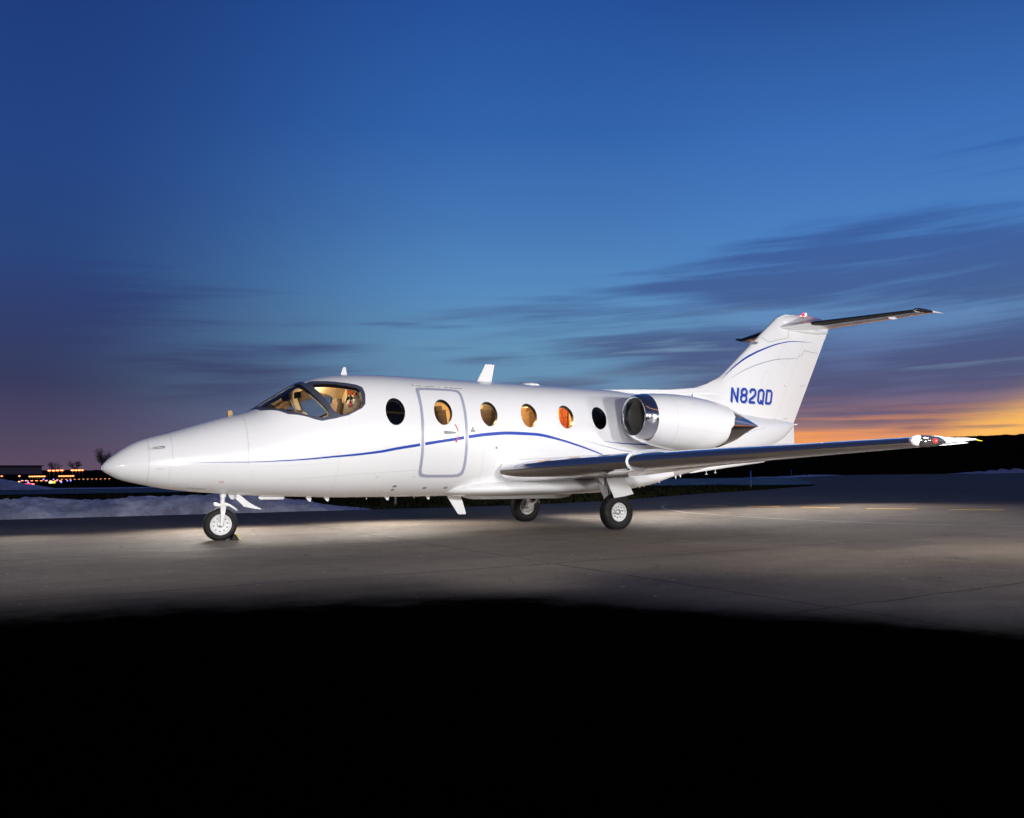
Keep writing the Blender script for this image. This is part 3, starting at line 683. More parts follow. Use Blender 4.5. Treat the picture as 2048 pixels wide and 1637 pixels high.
def wing(sg):
    # x, y, z, chord, t/c, washout
    defs = [(5.40, sg*.55, .945, 2.72, .145, .03), (5.55, sg*.85, .965, 2.55, .142, .03), (8.15, sg*6.40, 1.30, 1.10, .115, .0)]
    w, S = wing_mesh('wing', defs, white, jet, 14)
    le_mesh('leading_edge', S, chrome, w, .085, .27, .0025, i0=13)
    # flap, slightly drooped
    b = MB(); rings = []
    for f in np.linspace(0, 1, 8):
        y = 1.02+(3.5-1.02)*f; t = (y-.85)/5.55; x = 5.55+2.6*t; z = .965+.335*t; c = 2.55-1.45*t
        x0, z0 = x+c*.72, z-c*.012; dx, dz = c*.285, -.085+.10*f; kf = 1-.85*f
        ring = [(x0, z0+.02*kf), (x0+dx*.3, z0+dz*.25+.03*kf), (x0+dx, z0+dz+.006*kf), (x0+dx, z0+dz-.004), (x0+dx*.5, z0+dz*.55-.022*kf), (x0+.02, z0-.03*kf)]
        rings.append([(a, sg*y, q) for a, q in ring])
    b.loft(rings); b.build('flap', white, w, auto=40)
    # stall fence wrapped round the leading edge
    y = 2.86; t = (y-.85)/5.55; x, z, c = 5.55+2.6*t, .965+.335*t, 2.55-1.45*t; sec = (x, sg*y, z, c, .13, .02)
    up = [(u, q) for u, q in airfoil(.13, 40)[:41] if u <= .40]; lo = [(u, q) for u, q in airfoil(.13, 40)[41:] if u <= .15]
    path = up+lo; b = MB(); rings = []
    for j, (u, q) in enumerate(path):
        a = path[max(j-1, 0)]; d = path[min(j+1, len(path)-1)]; dx, dz = d[0]-a[0], d[1]-a[1]; L = math.hypot(dx, dz) or 1; nx, nz = dz/L, -dx/L
        if nz*q < 0 and u > .004: nx, nz = -nx, -nz
        if u <= .004: nx, nz = -1, 0
        nx = -abs(nx) if u < .3 else nx
        p = af_pt(sec, u, q); h = .042
        if j < 3: h *= .5+.2*j
        hh = [(0, 0), (nx*h, nz*h)]
        rings.append([(p[0]-nx*.02, p[1]-.006, p[2]-nz*.02), (p[0]+hh[1][0], p[1]-.004, p[2]+hh[1][1]), (p[0]+hh[1][0], p[1]+.004, p[2]+hh[1][1]), (p[0]-nx*.02, p[1]+.006, p[2]-nz*.02)])
    b.loft(rings); b.build('stall_fence', pmat('brushed_metal', (.50, .52, .56), .3, metal=.8), w)
    # wing tip pod with lens
    b = MB(); rings = []
    for x, hw, hz, zc in ((7.98, .01, .01, 1.31), (8.01, .05, .05, 1.31), (8.08, .08, .066, 1.31), (8.25, .095, .068, 1.31), (8.5, .09, .052, 1.315), (8.8, .065, .036, 1.325), (9.1, .04, .025, 1.34), (9.32, .012, .01, 1.345)):
        rings.append([(x, sg*6.46+hw*math.cos(u), zc+hz*math.sin(u)) for u in [2*PI*j/28 for j in range(28)]])
    b.loft(rings); tip = b.build('wing_tip_pod', white, w)
    b = MB(); rings = []
    for x, hw, hz in ((8.03, .006, .006), (8.06, .05, .045), (8.13, .10, .07), (8.27, .125, .072), (8.42, .115, .06), (8.53, .08, .035), (8.58, .01, .01)):
        rings.append([(x, sg*6.485+hw*math.cos(u), 1.305+hz*math.sin(u)) for u in [2*PI*j/28 for j in range(28)]])
    b.loft(rings); b.build('lamp_lens', pmat('lens_glass', (.16, .15, .16), .10, metal=.8, coat=.6), tip)
    b = MB(); b.lathe([(-.03, .002), (-.02, .022), (0, .028), (.02, .022), (.03, .002)], (8.24, sg*6.61, 1.305), 'Y', 16)
    b.build('navigation_light', MAT['red_lamp'] if sg < 0 else pmat('green_lamp', (.02, .5, .1), .3, emit=(.05, 1, .2), estr=4), tip)
    b = MB()
    for x, y, z in ((8.72, 5.9, 1.29), (9.16, 6.25, 1.33), (9.30, 6.45, 1.345)): b.tube([(x, sg*y, z), (x+.17, sg*(y+.01), z-.018)], [.009, .004], 6)
    b.build('static_wick', yellow, w)
    return w
wing(-1); wing(1)
def stab(sg):
    defs = [(12.72, sg*.06, 3.945, 1.60, .080, -.062), (13.98, sg*2.40, 4.075, .80, .075, -.05)]
    w, S = wing_mesh('tailplane', defs, white, jet, 12, camber=.0)
    le_mesh('deice_strip', S, boot, w, .07, .16, .003, camber=0, i0=3)
    b = MB(); rings = []
    for x, hw, hz in ((13.93, .004, .004), (13.96, .03, .022), (14.05, .05, .035), (14.25, .055, .036), (14.42, .045, .03), (14.5, .03, .02)):
        rings.append([(x, sg*2.44+hw*math.cos(u), 4.09+hz*math.sin(u)) for u in [2*PI*j/20 for j in range(20)]])
    b.loft(rings); b.build('tip_horn', boot, w)
    b = MB(); rings = []
    for x, hw, hz in ((14.48, .034, .022), (14.6, .03, .018), (14.75, .018, .01), (14.87, .004, .004)):
        rings.append([(x, sg*2.44+hw*math.cos(u), 4.092+hz*math.sin(u)) for u in [2*PI*j/16 for j in range(16)]])
    b.loft(rings); b.build('tip_fairing', white, w)
    b = MB(); rings = []
    for x, r in ((14.05, .004), (14.09, .02), (14.2, .026), (14.3, .015), (14.34, .003)): rings.append([(x, sg*1.75+r*math.cos(u), 4.03+r*math.sin(u)) for u in [2*PI*j/12 for j in range(12)]])
    b.loft(rings); b.build('hinge_fairing', white, w)
stab(-1); stab(1)
b = MB(); rings = []
for x, hz in ((12.72, .01), (12.9, .05), (13.3, .075), (13.7, .065), (14.0, .045), (14.2, .01)):
    rings.append([(x, .13*math.cos(u)*(1 if x > 12.8 else .3), 3.93+hz*math.sin(u)) for u in [2*PI*j/20 for j in range(20)]])
b.loft(rings); b.build('tailplane_fairing', white, jet)
b = MB()
for z, L in ((3.85, .2), (3.42, .2)): x = FTE(z); b.tube([(x-.02, 0, z), (x+L, 0, z-.03)], [.006, .003], 6)
b.build('fin_static_wick', steel, jet)
# dorsal intake by the fin root
b = MB(); b.tube([(10.18, -.12, 2.28), (10.2, -.14, 2.42)], [.02, .008], 8); b.build('temperature_probe', blackp, jet)

# ------------------------------------------------------------------ belly fairing and keel
b = MB(); rings = []
for x, hw, z0, z1 in ((4.75, .30, .60, .70), (4.95, .56, .555, .76), (5.2, .70, .545, .80), (5.6, .80, .54, .82), (6.2, .88, .54, .83), (7.0, .92, .545, .86), (7.7, .92, .56, .92), (8.3, .88, .60, .97), (8.9, .72, .68, .98), (9.4, .5, .80, .96)):
    zc, hz = (z0+z1)/2, (z1-z0)/2; r = []
    for j in range(40):
        u = 2*PI*j/40; s, c = math.sin(u), math.cos(u); q = (abs(s)**2.6+abs(c)**2.6)**(-1/2.6); r.append((x, hw*q*c, zc+hz*q*s))
    rings.append(r)
b.loft(rings); b.build('belly_fairing', white, jet)
blade('keel_rail', [(5.30, .56), (5.36, .515), (5.50, .488), (7.20, .475), (7.36, .50), (7.46, .56)], .22, white, taper=.1)

# ------------------------------------------------------------------ engines
def engine(sg):
    yc = sg*1.30
    nac = [(7.83, .325, 1.862), (7.86, .352, 1.858), (7.92, .378, 1.85), (8.02, .405, 1.84), (8.2, .437, 1.822), (8.45, .465, 1.80), (8.75, .482, 1.782), (9.1, .478, 1.765), (9.4, .452, 1.752), (9.65, .412, 1.748), (9.86, .362, 1.748)]
    n = 56
    def ring(x, r, z, y=yc): return [(x, y+r*math.cos(u), z+r*math.sin(u)) for u in [2*PI*j/n for j in range(n)]]
    b = MB(); rings = [ring(x, r, z) for x, r, z in nac[3:]]
    # slanted rear edge: the lower part is cut further forward
    last = []
    for (x, y, z) in ring(*nac[-1]): last.append((x-.14*max(0, (1.748-z)/.36)-.0, y, z))
    rings[-1] = last
    prev = []
    for (x, y, z) in ring(*nac[-2]): prev.append((x-.10*max(0, (1.748-z)/.41), y, z))
    rings[-2] = prev
    b.loft(rings, caps=False); nc = b.build('engine_nacelle', white, jet)
    b = MB(); b.loft([ring(8.01, .402, 1.84)]+[ring(x, r, z) for x, r, z in nac[3:4]]+[], caps=False) if False else None
    b = MB(); b.loft([ring(8.05, .4105, 1.837), ring(8.02, .4075, 1.84), ring(7.92, .381, 1.85), ring(7.86, .355, 1.858), ring(7.83, .325, 1.862), ring(7.835, .305, 1.862), ring(7.87, .292, 1.862), ring(7.95, .283, 1.862)], caps=False)
    b.build('intake_lip', chrome, nc)
    b = MB(); b.loft([ring(7.95, .283, 1.862), ring(8.2, .285, 1.855), ring(8.45, .29, 1.84)], caps=False); b.build('intake_duct', intake, nc)
    b = MB()
    for j in range(24):
        a = 2*PI*j/24; ca, sa = math.cos(a), math.sin(a); tw = .10
        r0, r1 = .07, .285
        P = []
        for r, w_, dx in ((r0, .018, .05), (r1, .035, .02)):
            P += [(8.40-dx, yc+r*ca-w_*sa, 1.845+r*sa+w_*ca), (8.40+dx, yc+r*ca+w_*sa, 1.845+r*sa-w_*ca)]
        b.add(P, [[0, 1, 3, 2]])
    b.build('fan_blades', pmat('fan_metal', (.16, .15, .14), .4, metal=.4), nc)
    b = MB(); b.loft([ring(8.16, .003, 1.85), ring(8.2, .03, 1.85), ring(8.28, .06, 1.848), ring(8.40, .08, 1.845)]); b.build('spinner', steel, nc)
    b = MB(); b.loft([ring(8.46, .30, 1.84), ring(8.47, .01, 1.84)]); b.build('intake_bulkhead', blackp, nc)
    # nozzle: fish-tail shaped reverser doors, longest at the sides
    b = MB(); rings = []
    for f in np.linspace(0, 1, 12):
        r = []
        for j in range(n):
            u = 2*PI*j/n; side = abs(math.cos(u)); v = math.sin(u)
            xe = 10.05+.52*side**3.0 if v >= 0 else 10.02+.52*side**5
            x = 9.70+(xe-9.70)*f
            xr = (x-9.70)/.87
            hw = .395*(1-.38*xr-.12*xr*xr); hz = .385*(1-.55*xr-.30*xr*xr)
            z = 1.748+hz*v*(1.0 if v > 0 else 1.02)
            r.append((x, yc+hw*math.cos(u), z))
        rings.append(r)
    b.loft(rings, caps=False)
    inner = []
    for f in np.linspace(1, .2, 6):
        r = []
        for j in range(n):
            u = 2*PI*j/n; side = abs(math.cos(u)); v = math.sin(u)
            xe = 10.05+.52*side**3.0 if v >= 0 else 10.02+.52*side**5
            x = 9.70+(xe-9.70)*f; xr = (x-9.70)/.87
            r.append((x, yc+(.395*(1-.38*xr-.12*xr*xr)-.012)*math.cos(u), 1.748+(.385*(1-.55*xr-.30*xr*xr)-.012)*v))
        inner.append(r)
    b.loft([rings[-1]]+inner, caps=False)
    b.build('exhaust_nozzle', chrome2 if False else pmat('reverser_metal', (.72, .70, .70), .14, metal=1, bump=.001, bscale=6, var=.08), nc, auto=50)
    # pylon
    b = MB(); rings = []
    for y in (.5, .95):
        rings.append([(x, sg*y, 1.80+dz) for x, dz in ((8.35, 0), (8.6, .06), (9.2, .085), (9.9, .05), (10.3, 0), (9.9, -.05), (9.2, -.085), (8.6, -.06))])
    b.loft(rings); b.build('engine_pylon', white, jet)
    # cowling seams and latches
    def ns(x, a):
        r = float(np.interp(x, [p[0] for p in nac], [p[1] for p in nac])); z = float(np.interp(x, [p[0] for p in nac], [p[2] for p in nac]))
        return (x, yc+sg*(r+.0015)*math.cos(a), z+(r+.0015)*math.sin(a))
    def nstrip(P, w, along):
        v = []; f = []
        for (x, a) in P:
            if along: v += [ns(x, a-w/.9), ns(x, a+w/.9)]
            else: v += [ns(x-w/2, a), ns(x+w/2, a)]
        for j in range(len(P)-1): f.append([2*j, 2*j+1, 2*j+3, 2*j+2])
        return v, f
    b = MB(); v, f = nstrip([(8.43, a) for a in np.linspace(-1.2, 1.2, 30)], .004, False); b.add(v, f)
    v, f = nstrip([(x, -.28-(x-8.43)*.06) for x in np.linspace(8.43, 9.72, 20)], .0015, True); b.add(v, f)
    for x in np.linspace(8.47, 9.68, 26): v, f = nstrip([(x, -.295-(x-8.43)*.06), (x+.008, -.295-(x-8.43)*.06)], .004, True); b.add(v, f)
    for a in np.linspace(-1.1, -.2, 8): v, f = nstrip([(8.45, a), (8.457, a)], .004, True); b.add(v, f)
    b.build('cowling_seam', lgrey, nc)
    b = MB(); v, f = nstrip([(8.80, .72), (8.90, .62)], .004, True); b.add(v, f); b.build('cowling_latch', dgrey, nc)
    return nc
engine(-1); engine(1)

# ------------------------------------------------------------------ landing gear
def wheel(parent, c, r, w, rimr, sg, flat=.02, nose=False):
    prof = []
    for u in np.linspace(-PI/2, PI/2, 15): prof.append((w/2*math.sin(u)*(1 if abs(u) < 1.5 else 1), None))
    P = [(-.36*w, rimr), (-.47*w, rimr+.10*(r-rimr)), (-.50*w, rimr+.40*(r-rimr)), (-.46*w, rimr+.70*(r-rimr)), (-.36*w, rimr+.90*(r-rimr)), (-.22*w, r*.992), (-.215*w, r*.975), (-.20*w, r*.975), (-.195*w, r*.997), (-.07*w, r), (-.065*w, r*.98), (-.05*w, r*.98), (-.045*w, r)]
    P = P+[(-a, q) for a, q in P[::-1]]
    b = MB(); b.lathe(P, c, 'Y', 64, closed=True)
    b.v = [(x, y, max(z, c[2]-r+flat) if z < c[2] else z) for x, y, z in b.v]
    b.v = [(x+(.0), y+(y-c[1])*(.08 if z < c[2]-r+flat+.004 else 0), z) for x, y, z in b.v]
    t = b.build('tyre', rub, parent, auto=45)
    o_ = sg*w*.36
    b = MB(); b.lathe([(c[1]*0+o_*.2, rimr*.25), (o_*.55, rimr*.55), (o_*.62, rimr*.80), (o_*.95, rimr*.86), (o_*1.12, rimr*.93), (o_*1.16, rimr*1.0), (o_*.8, rimr*1.02), (-o_*.8, rimr*1.02), (-o_*1.16, rimr), (-o_*1.1, rimr*.92), (-o_*.6, rimr*.82), (-o_*.5, rimr*.4)], c, 'Y', 48, closed=False)
    rim = b.build('rim', rimm, parent)
    b = MB()
    for s2 in (1, -1):
        ob = s2*abs(o_)
        b.lathe([(ob*.5, rimr*.30), (ob*1.0, rimr*.28), (ob*1.12, rimr*.18), (ob*1.14, .003)], c, 'Y', 20)
    b.build('hub', steel, rim)
    b = MB()
    for j in range(10):
        a = 2*PI*j/10+.2; rr = rimr*(.60 if not nose else .66)
        for s2 in (1, -1): b.lathe([(s2*abs(o_)*.55, rimr*.075), (s2*abs(o_)*.80, rimr*.075), (s2*abs(o_)*.82, .001)], (c[0]+rr*math.cos(a), c[1], c[2]+rr*math.sin(a)), 'Y', 8)
    b.build('wheel_bolts', dgrey, rim)
    return t
# nose gear
g = bpy.data.objects.new('nose_gear', None); C.objects.link(g); g.parent = jet
NX = 1.515
wheel(g, (NX, 0, .219), .2285, .115, .145, -1, .012, nose=True)
b = MB(); b.tube([(NX+.03, 0, .68), (NX+.02, 0, .46)], .030, 16); b.tube([(NX+.03, 0, .69), (NX+.028, 0, .60)], .045, 16)
b.build('strut', rimm, g)
b = MB()
for s in (-1, 1):
    b.loft([[(NX+x0, s*y0-.009, z), (NX+x1, s*y0-.009, z), (NX+x1, s*y0+.009, z), (NX+x0, s*y0+.009, z)] for z, x0, x1, y0 in ((.495, -.01, .06, .03), (.475, -.02, .06, .06), (.45, -.018, .055, .075), (.33, -.012, .035, .08), (.22, -.018, .018, .08), (.205, -.01, .012, .08))])
b.box((NX+.01, 0, .485), (.17, .06, .03)); b.box((NX-.07, 0, .50), (.05, .09, .04)); b.tube([(NX+.0, -.09, .219), (NX+.0, .09, .219)], .02, 14)
b.build('fork', rimm, g, bevel=.004)
b = MB(); b.loft([[(NX+x, s*wd, z+dz) for s, dz in ((-1, .016), (1, .016), (1, -.016), (-1, -.016))] for x, z, wd in ((.05, .505, .02), (.11, .49, .035), (.22, .415, .02))]); b.build('torque_link', rimm, g, bevel=.004)
for s in (-1, 1):
    b = MB(); P = [(1.70, .635), (1.74, .63), (1.90, .50), (2.05, .425), (2.03, .418), (1.86, .455), (1.82, .50), (1.69, .62)]
    b.loft([[(x, s*(.125-(.62-z)*.10)+d, z) for x, z in P] for d in (-.006, .006)]); b.build('gear_door', white, g)
b = MB(); b.tube([(1.72, -.05, .62), (1.84, -.07, .53)], .012, 8); b.tube([(1.74, -.06, .60), (1.95, -.10, .47)], .007, 6); b.build('door_rod', rimm, g)
# main gear
def main_gear(sg):
    g = bpy.data.objects.new('main_gear', None); C.objects.link(g); g.parent = jet
    gx, gy = 7.37, sg*1.42
    wheel(g, (gx, gy, .285), .302, .19, .150, sg, .028)
    b = MB(); iy = sg*1.24
    b.tube([(gx-.06, iy, .98), (gx-.045, iy, .52)], .05, 16); b.tube([(gx-.045, iy, .54), (gx-.02, iy, .30)], .036, 16)
    b.tube([(gx-.02, iy, .285), (gx-.02, gy, .285)], .04, 14); b.lathe([(0, .055), (.09, .055)], (gx-.02, iy-.045, .31), 'Y', 16)
    b.build('strut', rimm, g)
    b = MB(); b.tube([(gx-.30, iy+sg*.03, .86), (gx-.20, iy+sg*.03, .70)], .022, 10); b.tube([(gx-.22, iy+sg*.03, .73), (gx-.10, iy+sg*.03, .53)], .038, 14); b.tube([(gx-.11, iy+sg*.03, .55), (gx-.05, iy+sg*.03, .45)], .020, 10)
    b.lathe([(-.03, .045), (.03, .045)], (gx-.08, iy+sg*.03, .50), 'Y', 14); b.build('side_brace', rimm, g)
    b = MB()
    for z0, z1 in ((.50, .42), (.30, .42)):
        b.loft([[(x, iy+s*wd, z+dz) for s, dz in ((-1, .02), (1, .02), (1, -.02), (-1, -.02))] for x, z, wd in ((gx+.0, z0, .035), (gx+.17, z1, .018))])
    b.tube([(gx-.03, iy, .60), (gx+.10, iy-.02, .55), (gx+.20, iy-.02, .46), (gx+.18, iy-.02, .36)], .008, 8)
    b.build('torque_link', rimm, g, bevel=.004)
    b = MB(); b.lathe([(sg*0, .11), (sg*-.06, .115), (sg*-.065, .05)], (gx, gy-sg*.02, .285), 'Y', 24); b.build('brake', steel, g)
    b = MB()
    for (dx, dz) in ((.02, 0), (.05, .03), (-.1, .0)): b.tube([(gx-.06+dx, iy+sg*.05, .92), (gx-.02+dx*.6, iy+sg*.07, .70+dz), (gx-.03+dx*.4, iy+sg*.06, .50)], .007, 6)
    b.build('hydraulic_line', pmat('dark_hose', (.05, .03, .03), .5), g)
    P = [(7.03, .83), (7.20, .835), (7.37, .83), (7.44, .79), (7.60, .575), (7.42, .54), (7.22, .515), (7.16, .60), (7.09, .70)]
    b = MB(); b.loft([[(x, sg*(1.56+.05*math.sin((z-.5)*6))+d, z) for x, z in P] for d in (-.007, .007)]); b.build('gear_door', white, g)
    # wheel well edge on the wing underside
    b = MB(); b.box((gx-.1, sg*1.28, .865), (.66, .34, .05)); b.build('wheel_well', pmat('bay_grey', (.30, .28, .27), .6, var=.4, vscale=18), g)
main_gear(-1); main_gear(1)

# ------------------------------------------------------------------ cabin interior (seen through the windows)
def slab(name, x0, x1, y0, y1, z0, z1, mat, gap=.075, n=9):
    """upright panel across the cabin, trimmed to the curve of the shell"""
    b = MB(); rings = []
    for x in (x0, x1):
        p = hull(np.full(181, x), np.linspace(0, PI, 181), -gap); up = []; lo = []
        yy, zz = p[:, 1], p[:, 2]; k_ = int(np.argmax(yy))
        for y in np.linspace(y0, y1, n):
            a = min(abs(y), yy[k_]-.004)
            up.append((x, math.copysign(a, y), min(z1, float(np.interp(a, yy[:k_+1], zz[:k_+1])))))
            lo.append((x, math.copysign(a, y), max(z0, float(np.interp(a, yy[k_:][::-1], zz[k_:][::-1])))))
        rings.append(up+lo[::-1])
    b.loft(rings); return b.build(name, mat, jet, auto=30)
slab('cabin_floor', 2.75, 7.9, -.7, .7, .80, 1.0, leather)
slab('wood_bulkhead', 3.455, 3.485, -.02, .34, 1.0, 3, wood)
slab('cream_bulkhead', 3.45, 3.48, .34, .9, 1.0, 3, cream)
slab('galley_cabinet', 3.52, 4.12, -.9, -.34, 1.0, 3, darkc)
slab('aft_bulkhead', 7.30, 7.33, -.9, .9, 1.0, 3, cream)
slab('wood_door', 7.27, 7.295, -.16, .10, 1.0, 3, wood)
def cabin_seat(x, y, face, mt=darkseat):
    b = MB(); b.box((x, y, 1.22), (.52, .48, .18)); b.box((x-face*.25, y, 1.60), (.16, .46, .72), Matrix.Rotation(-face*.15, 3, 'Y')); b.box((x-face*.30, y, 1.92), (.13, .28, .22), Matrix.Rotation(-face*.15, 3, 'Y'))
    b.box((x, y-.25, 1.42), (.42, .06, .08)); b.box((x, y+.25, 1.42), (.42, .06, .08)); b.build('cabin_seat', mt, jet, bevel=.03)
cabin_seat(5.32, .42, 1); cabin_seat(5.27, -.42, -1); cabin_seat(6.1, .45, -1); cabin_seat(6.75, -.1, 1, leather)
for y in (-.36, .36):
    b = MB(); b.box((3.02, y, 1.35), (.45, .44, .14)); b.box((3.25, y, 1.70), (.12, .42, .62), Matrix.Rotation(.14, 3, 'Y')); b.box((3.30, y, 2.0), (.10, .22, .16)); b.build('pilot_seat', leather, jet, bevel=.03)
b = MB(); rings = []
for x, z in ((1.98, 1.72), (2.15, 1.80), (2.40, 1.86), (2.55, 1.86), (2.60, 1.80), (2.60, 1.55)):
    rings.append([(x, y, z-.10*(abs(y)/.55)**2 if z > 1.6 else z) for y in np.linspace(-(.36+.25*(min(x, 2.4)-1.98)/.42), (.36+.25*(min(x, 2.4)-1.98)/.42), 13)])
b.loft(rings, closed=False, caps=False); b.build('glareshield', blackp, jet)
for y in (-.33, .33):
    b = MB(); b.tube([(2.62, y, 1.55), (2.75, y, 1.62)], .02, 8); b.tube([(2.75, y-.14, 1.74), (2.75, y-.15, 1.64), (2.75, y-.05, 1.60), (2.75, y+.05, 1.60), (2.75, y+.15, 1.64), (2.75, y+.14, 1.74)], .018, 8); b.build('control_yoke', blackp, jet)
b = MB(); b.box((2.50, .30, 2.06), (.03, .28, .10)); b.box((2.5, -.22, 2.06), (.03, .24, .09)); b.build('sun_visor', darkseat, jet, bevel=.01)
hs = thing('headset', 'black headset with red earcup hung on the near pilot seat behind the cockpit side window', 'headset', (3.24, -.42, 1.98))
b = MB(); b.lathe([(-.04, .02), (-.03, .05), (.03, .05), (.04, .02)], (0, 0, -.04), 'Y', 16); b.build('ear_cup', blackp, hs)
b = MB(); b.lathe([(-.052, .012), (-.045, .03), (-.04, .032), (-.035, .02)], (-.02, -.012, -.05), 'Y', 16); b.build('ear_cup_cover', redp, hs)
b = MB(); b.tube([(0, 0, -.02), (.0, .02, .07), (.0, .09, .10), (0, .16, .06), (0, .18, -.02)], .016, 8); b.build('headband', blackp, hs)
lamp('cockpit_lamp', 'POINT', (2.95, .25, 2.20), (3, 0, 0), 11, (1, .74, .44), shadow_soft_size=.06)
for x in (4.65, 5.3, 6.0, 6.6): lamp('cabin_lamp', 'POINT', (x, .05, 2.20), (x, 0, 0), (28 if x > 5.5 else 13) if x > 5 else 4, (1, .68, .32), shadow_soft_size=.08)

# wheel chock
ch = thing('wheel_chock', 'small black rubber chock with yellow tag behind the nose wheel', 'chock', (1.70, -.02, 0))
b = MB(); b.loft([[(-.05, y, 0), (.045, y, 0), (.02, y, .05), (-.01, y, .085), (-.03, y, .085)] for y in (-.11, .11)]); b.build('chock_block', rub, ch)
b = MB(); b.box((.055, -.10, .012), (.02, .03, .02)); b.box((.02, -.115, .07), (.03, .008, .02)); b.build('chock_tag', yellow, ch)

# ================================================================== THE PLACE
def sheet(name, poly, z, mat, kind='structure', step=None, label=None):
    me = bpy.data.meshes.new(name); me.from_pydata([(x, y, z) for x, y in poly], [], [list(range(len(poly)))])
    o = link(name, me, mat, None, False); o['kind'] = kind
    return o
def concrete_mat():
    M = bpy.data.materials.new('concrete'); M.use_nodes = True; t = M.node_tree; kk = mk(t); b = t.nodes['Principled BSDF']
    g = t.nodes.new('ShaderNodeNewGeometry'); sp = t.nodes.new('ShaderNodeSeparateXYZ'); t.links.new(g.outputs['Position'], sp.inputs[0])
    P = g.outputs['Position']; x, y = sp.outputs[0], sp.outputs[1]
    n_big = kk.nz(kk.comb(kk.m('MULTIPLY', x, .35), kk.m('MULTIPLY', y, .9), 0), 1, 5, .6)
    n_mid = kk.nz(P, 3.2, 6, .65); n_fine = kk.nz(kk.comb(kk.m('MULTIPLY', x, 14), kk.m('MULTIPLY', y, 24), 0), 1, 6, .75); n_v = kk.nz(P, 170, 2, .6)
    c = kk.mix(kk.ss(n_big, .3, .7), (.086, .064, .047), (.142, .110, .083))
    c = kk.mix(kk.m('MULTIPLY', kk.ss(n_mid, .35, .75), .35), c, (.075, .058, .044))
    c = kk.mix(kk.m('MULTIPLY', kk.ss(n_fine, .42, .72), .5), c, (.21, .172, .138))
    c = kk.mix(kk.m('MULTIPLY', kk.ss(n_v, .60, .72), .6), c, (.05, .045, .04))
    fl = kk.nz(P, 7.5, 2, .5)
    c = kk.mix(kk.m('MULTIPLY', kk.ss(fl, .725, .75), .8), c, (.42, .40, .37))
    # slab joints every 3.6 m, wandering a little, and broken hairline cracks
    wob = kk.m('MULTIPLY', kk.m('SUBTRACT', kk.nz(P, 1.6, 5, .7), .5), .16)
    def jt(v, o_, per, w):
        q = kk.m('PINGPONG', kk.m('ADD', kk.m('ADD', v, wob), o_), per/2)
        return kk.ss(q, w*.5, w, 1, 0)
    j = kk.m('MAXIMUM', jt(y, 1.6, 3.62, .022), jt(x, -3.65, 7.3, .02))
    j = kk.m('MULTIPLY', j, kk.ss(kk.nz(P, 2.1, 3), .30, .42))
    vo = t.nodes.new('ShaderNodeTexVoronoi'); vo.feature = 'DISTANCE_TO_EDGE'; vo.inputs['Scale'].default_value = .30
    off = t.nodes.new('ShaderNodeVectorMath'); off.operation = 'ADD'
    ns_ = t.nodes.new('ShaderNodeTexNoise'); ns_.inputs['Scale'].default_value = 1.2; ns_.inputs['Detail'].default_value = 6; t.links.new(P, ns_.inputs['Vector'])
    t.links.new(P, off.inputs[0]); t.links.new(ns_.outputs['Color'], off.inputs[1]); t.links.new(off.outputs[0], vo.inputs['Vector'])
    cr_ = kk.m('MULTIPLY', kk.ss(vo.outputs['Distance'], .0005, .004, 1, 0), kk.ss(kk.nz(P, .9, 3), .52, .6))
    j = kk.m('MAXIMUM', j, kk.m('MULTIPLY', cr_, .8))
    c = kk.mix(kk.m('MULTIPLY', j, .93), c, (.02, .018, .016))
    # unlit black foreground painted into the near apron's colour, edge soft and ragged
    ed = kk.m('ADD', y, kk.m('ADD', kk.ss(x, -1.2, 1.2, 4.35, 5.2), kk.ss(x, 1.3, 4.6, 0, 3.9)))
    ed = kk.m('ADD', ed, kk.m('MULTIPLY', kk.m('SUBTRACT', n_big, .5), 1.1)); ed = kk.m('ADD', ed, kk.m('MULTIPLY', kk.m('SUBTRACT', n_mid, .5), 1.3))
    fg_mask = kk.ss(ed, -1.9, .45, 1, 0)
    c = kk.mix(kk.m('MULTIPLY', fg_mask, .995), c, (.0026, .0024, .0023))
    t.links.new(c, b.inputs['Base Color']); t.links.new(kk.m('SUBTRACT', .5, kk.m('MULTIPLY', fg_mask, .5)), b.inputs['Specular IOR Level'])
    b.inputs['Diffuse Roughness'].default_value = 0
    t.links.new(kk.ss(n_mid, .3, .7, .78, .95), b.inputs['Roughness'])
    bn = t.nodes.new('ShaderNodeBump'); bn.inputs['Distance'].default_value = .004; bn.inputs['Strength'].default_value = .8
    t.links.new(kk.m('SUBTRACT', kk.m('ADD', kk.m('MULTIPLY', n_fine, .5), n_mid), kk.m('MULTIPLY', j, 2)), bn.inputs['Height']); t.links.new(bn.outputs[0], b.inputs['Normal'])
    return M
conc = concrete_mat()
asph = pmat('asphalt', (.06, .058, .06), .6, spec=.5, var=.3, vscale=.6, bump=.004, bscale=40, coord='Object')
fg_dark = pmat('painted_dark_foreground', (.0035, .0033, .0035), .9, spec=.05, var=.3, vscale=.8, bump=.003, bscale=60)  # unused near-black material for the painted dark foreground
grassd = pmat('grass_soil', (.014, .016, .007), .95, spec=0, var=.5, vscale=1.5, bump=.03, bscale=8)
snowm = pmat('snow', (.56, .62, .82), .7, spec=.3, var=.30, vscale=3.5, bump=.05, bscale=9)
sheet('ground', [(-1500, -60), (1500, -60), (1500, 2200), (-1500, 2200)], -.012, grassd)
sheet('apron', [(-70, -60), (160, -60), (230, 60), (150, 86), (119, 81.5), (79, 58.8), (42.5, 24.6), (39.4, 22.1), (29.4, 16.6), (22.9, 13.6), (17.3, 10.5), (14.6, 9.2), (12.5, 8.45), (10.6, 8.1), (8.8, 7.9), (6.3, 8.0), (-70, 8.1)], 0, conc)
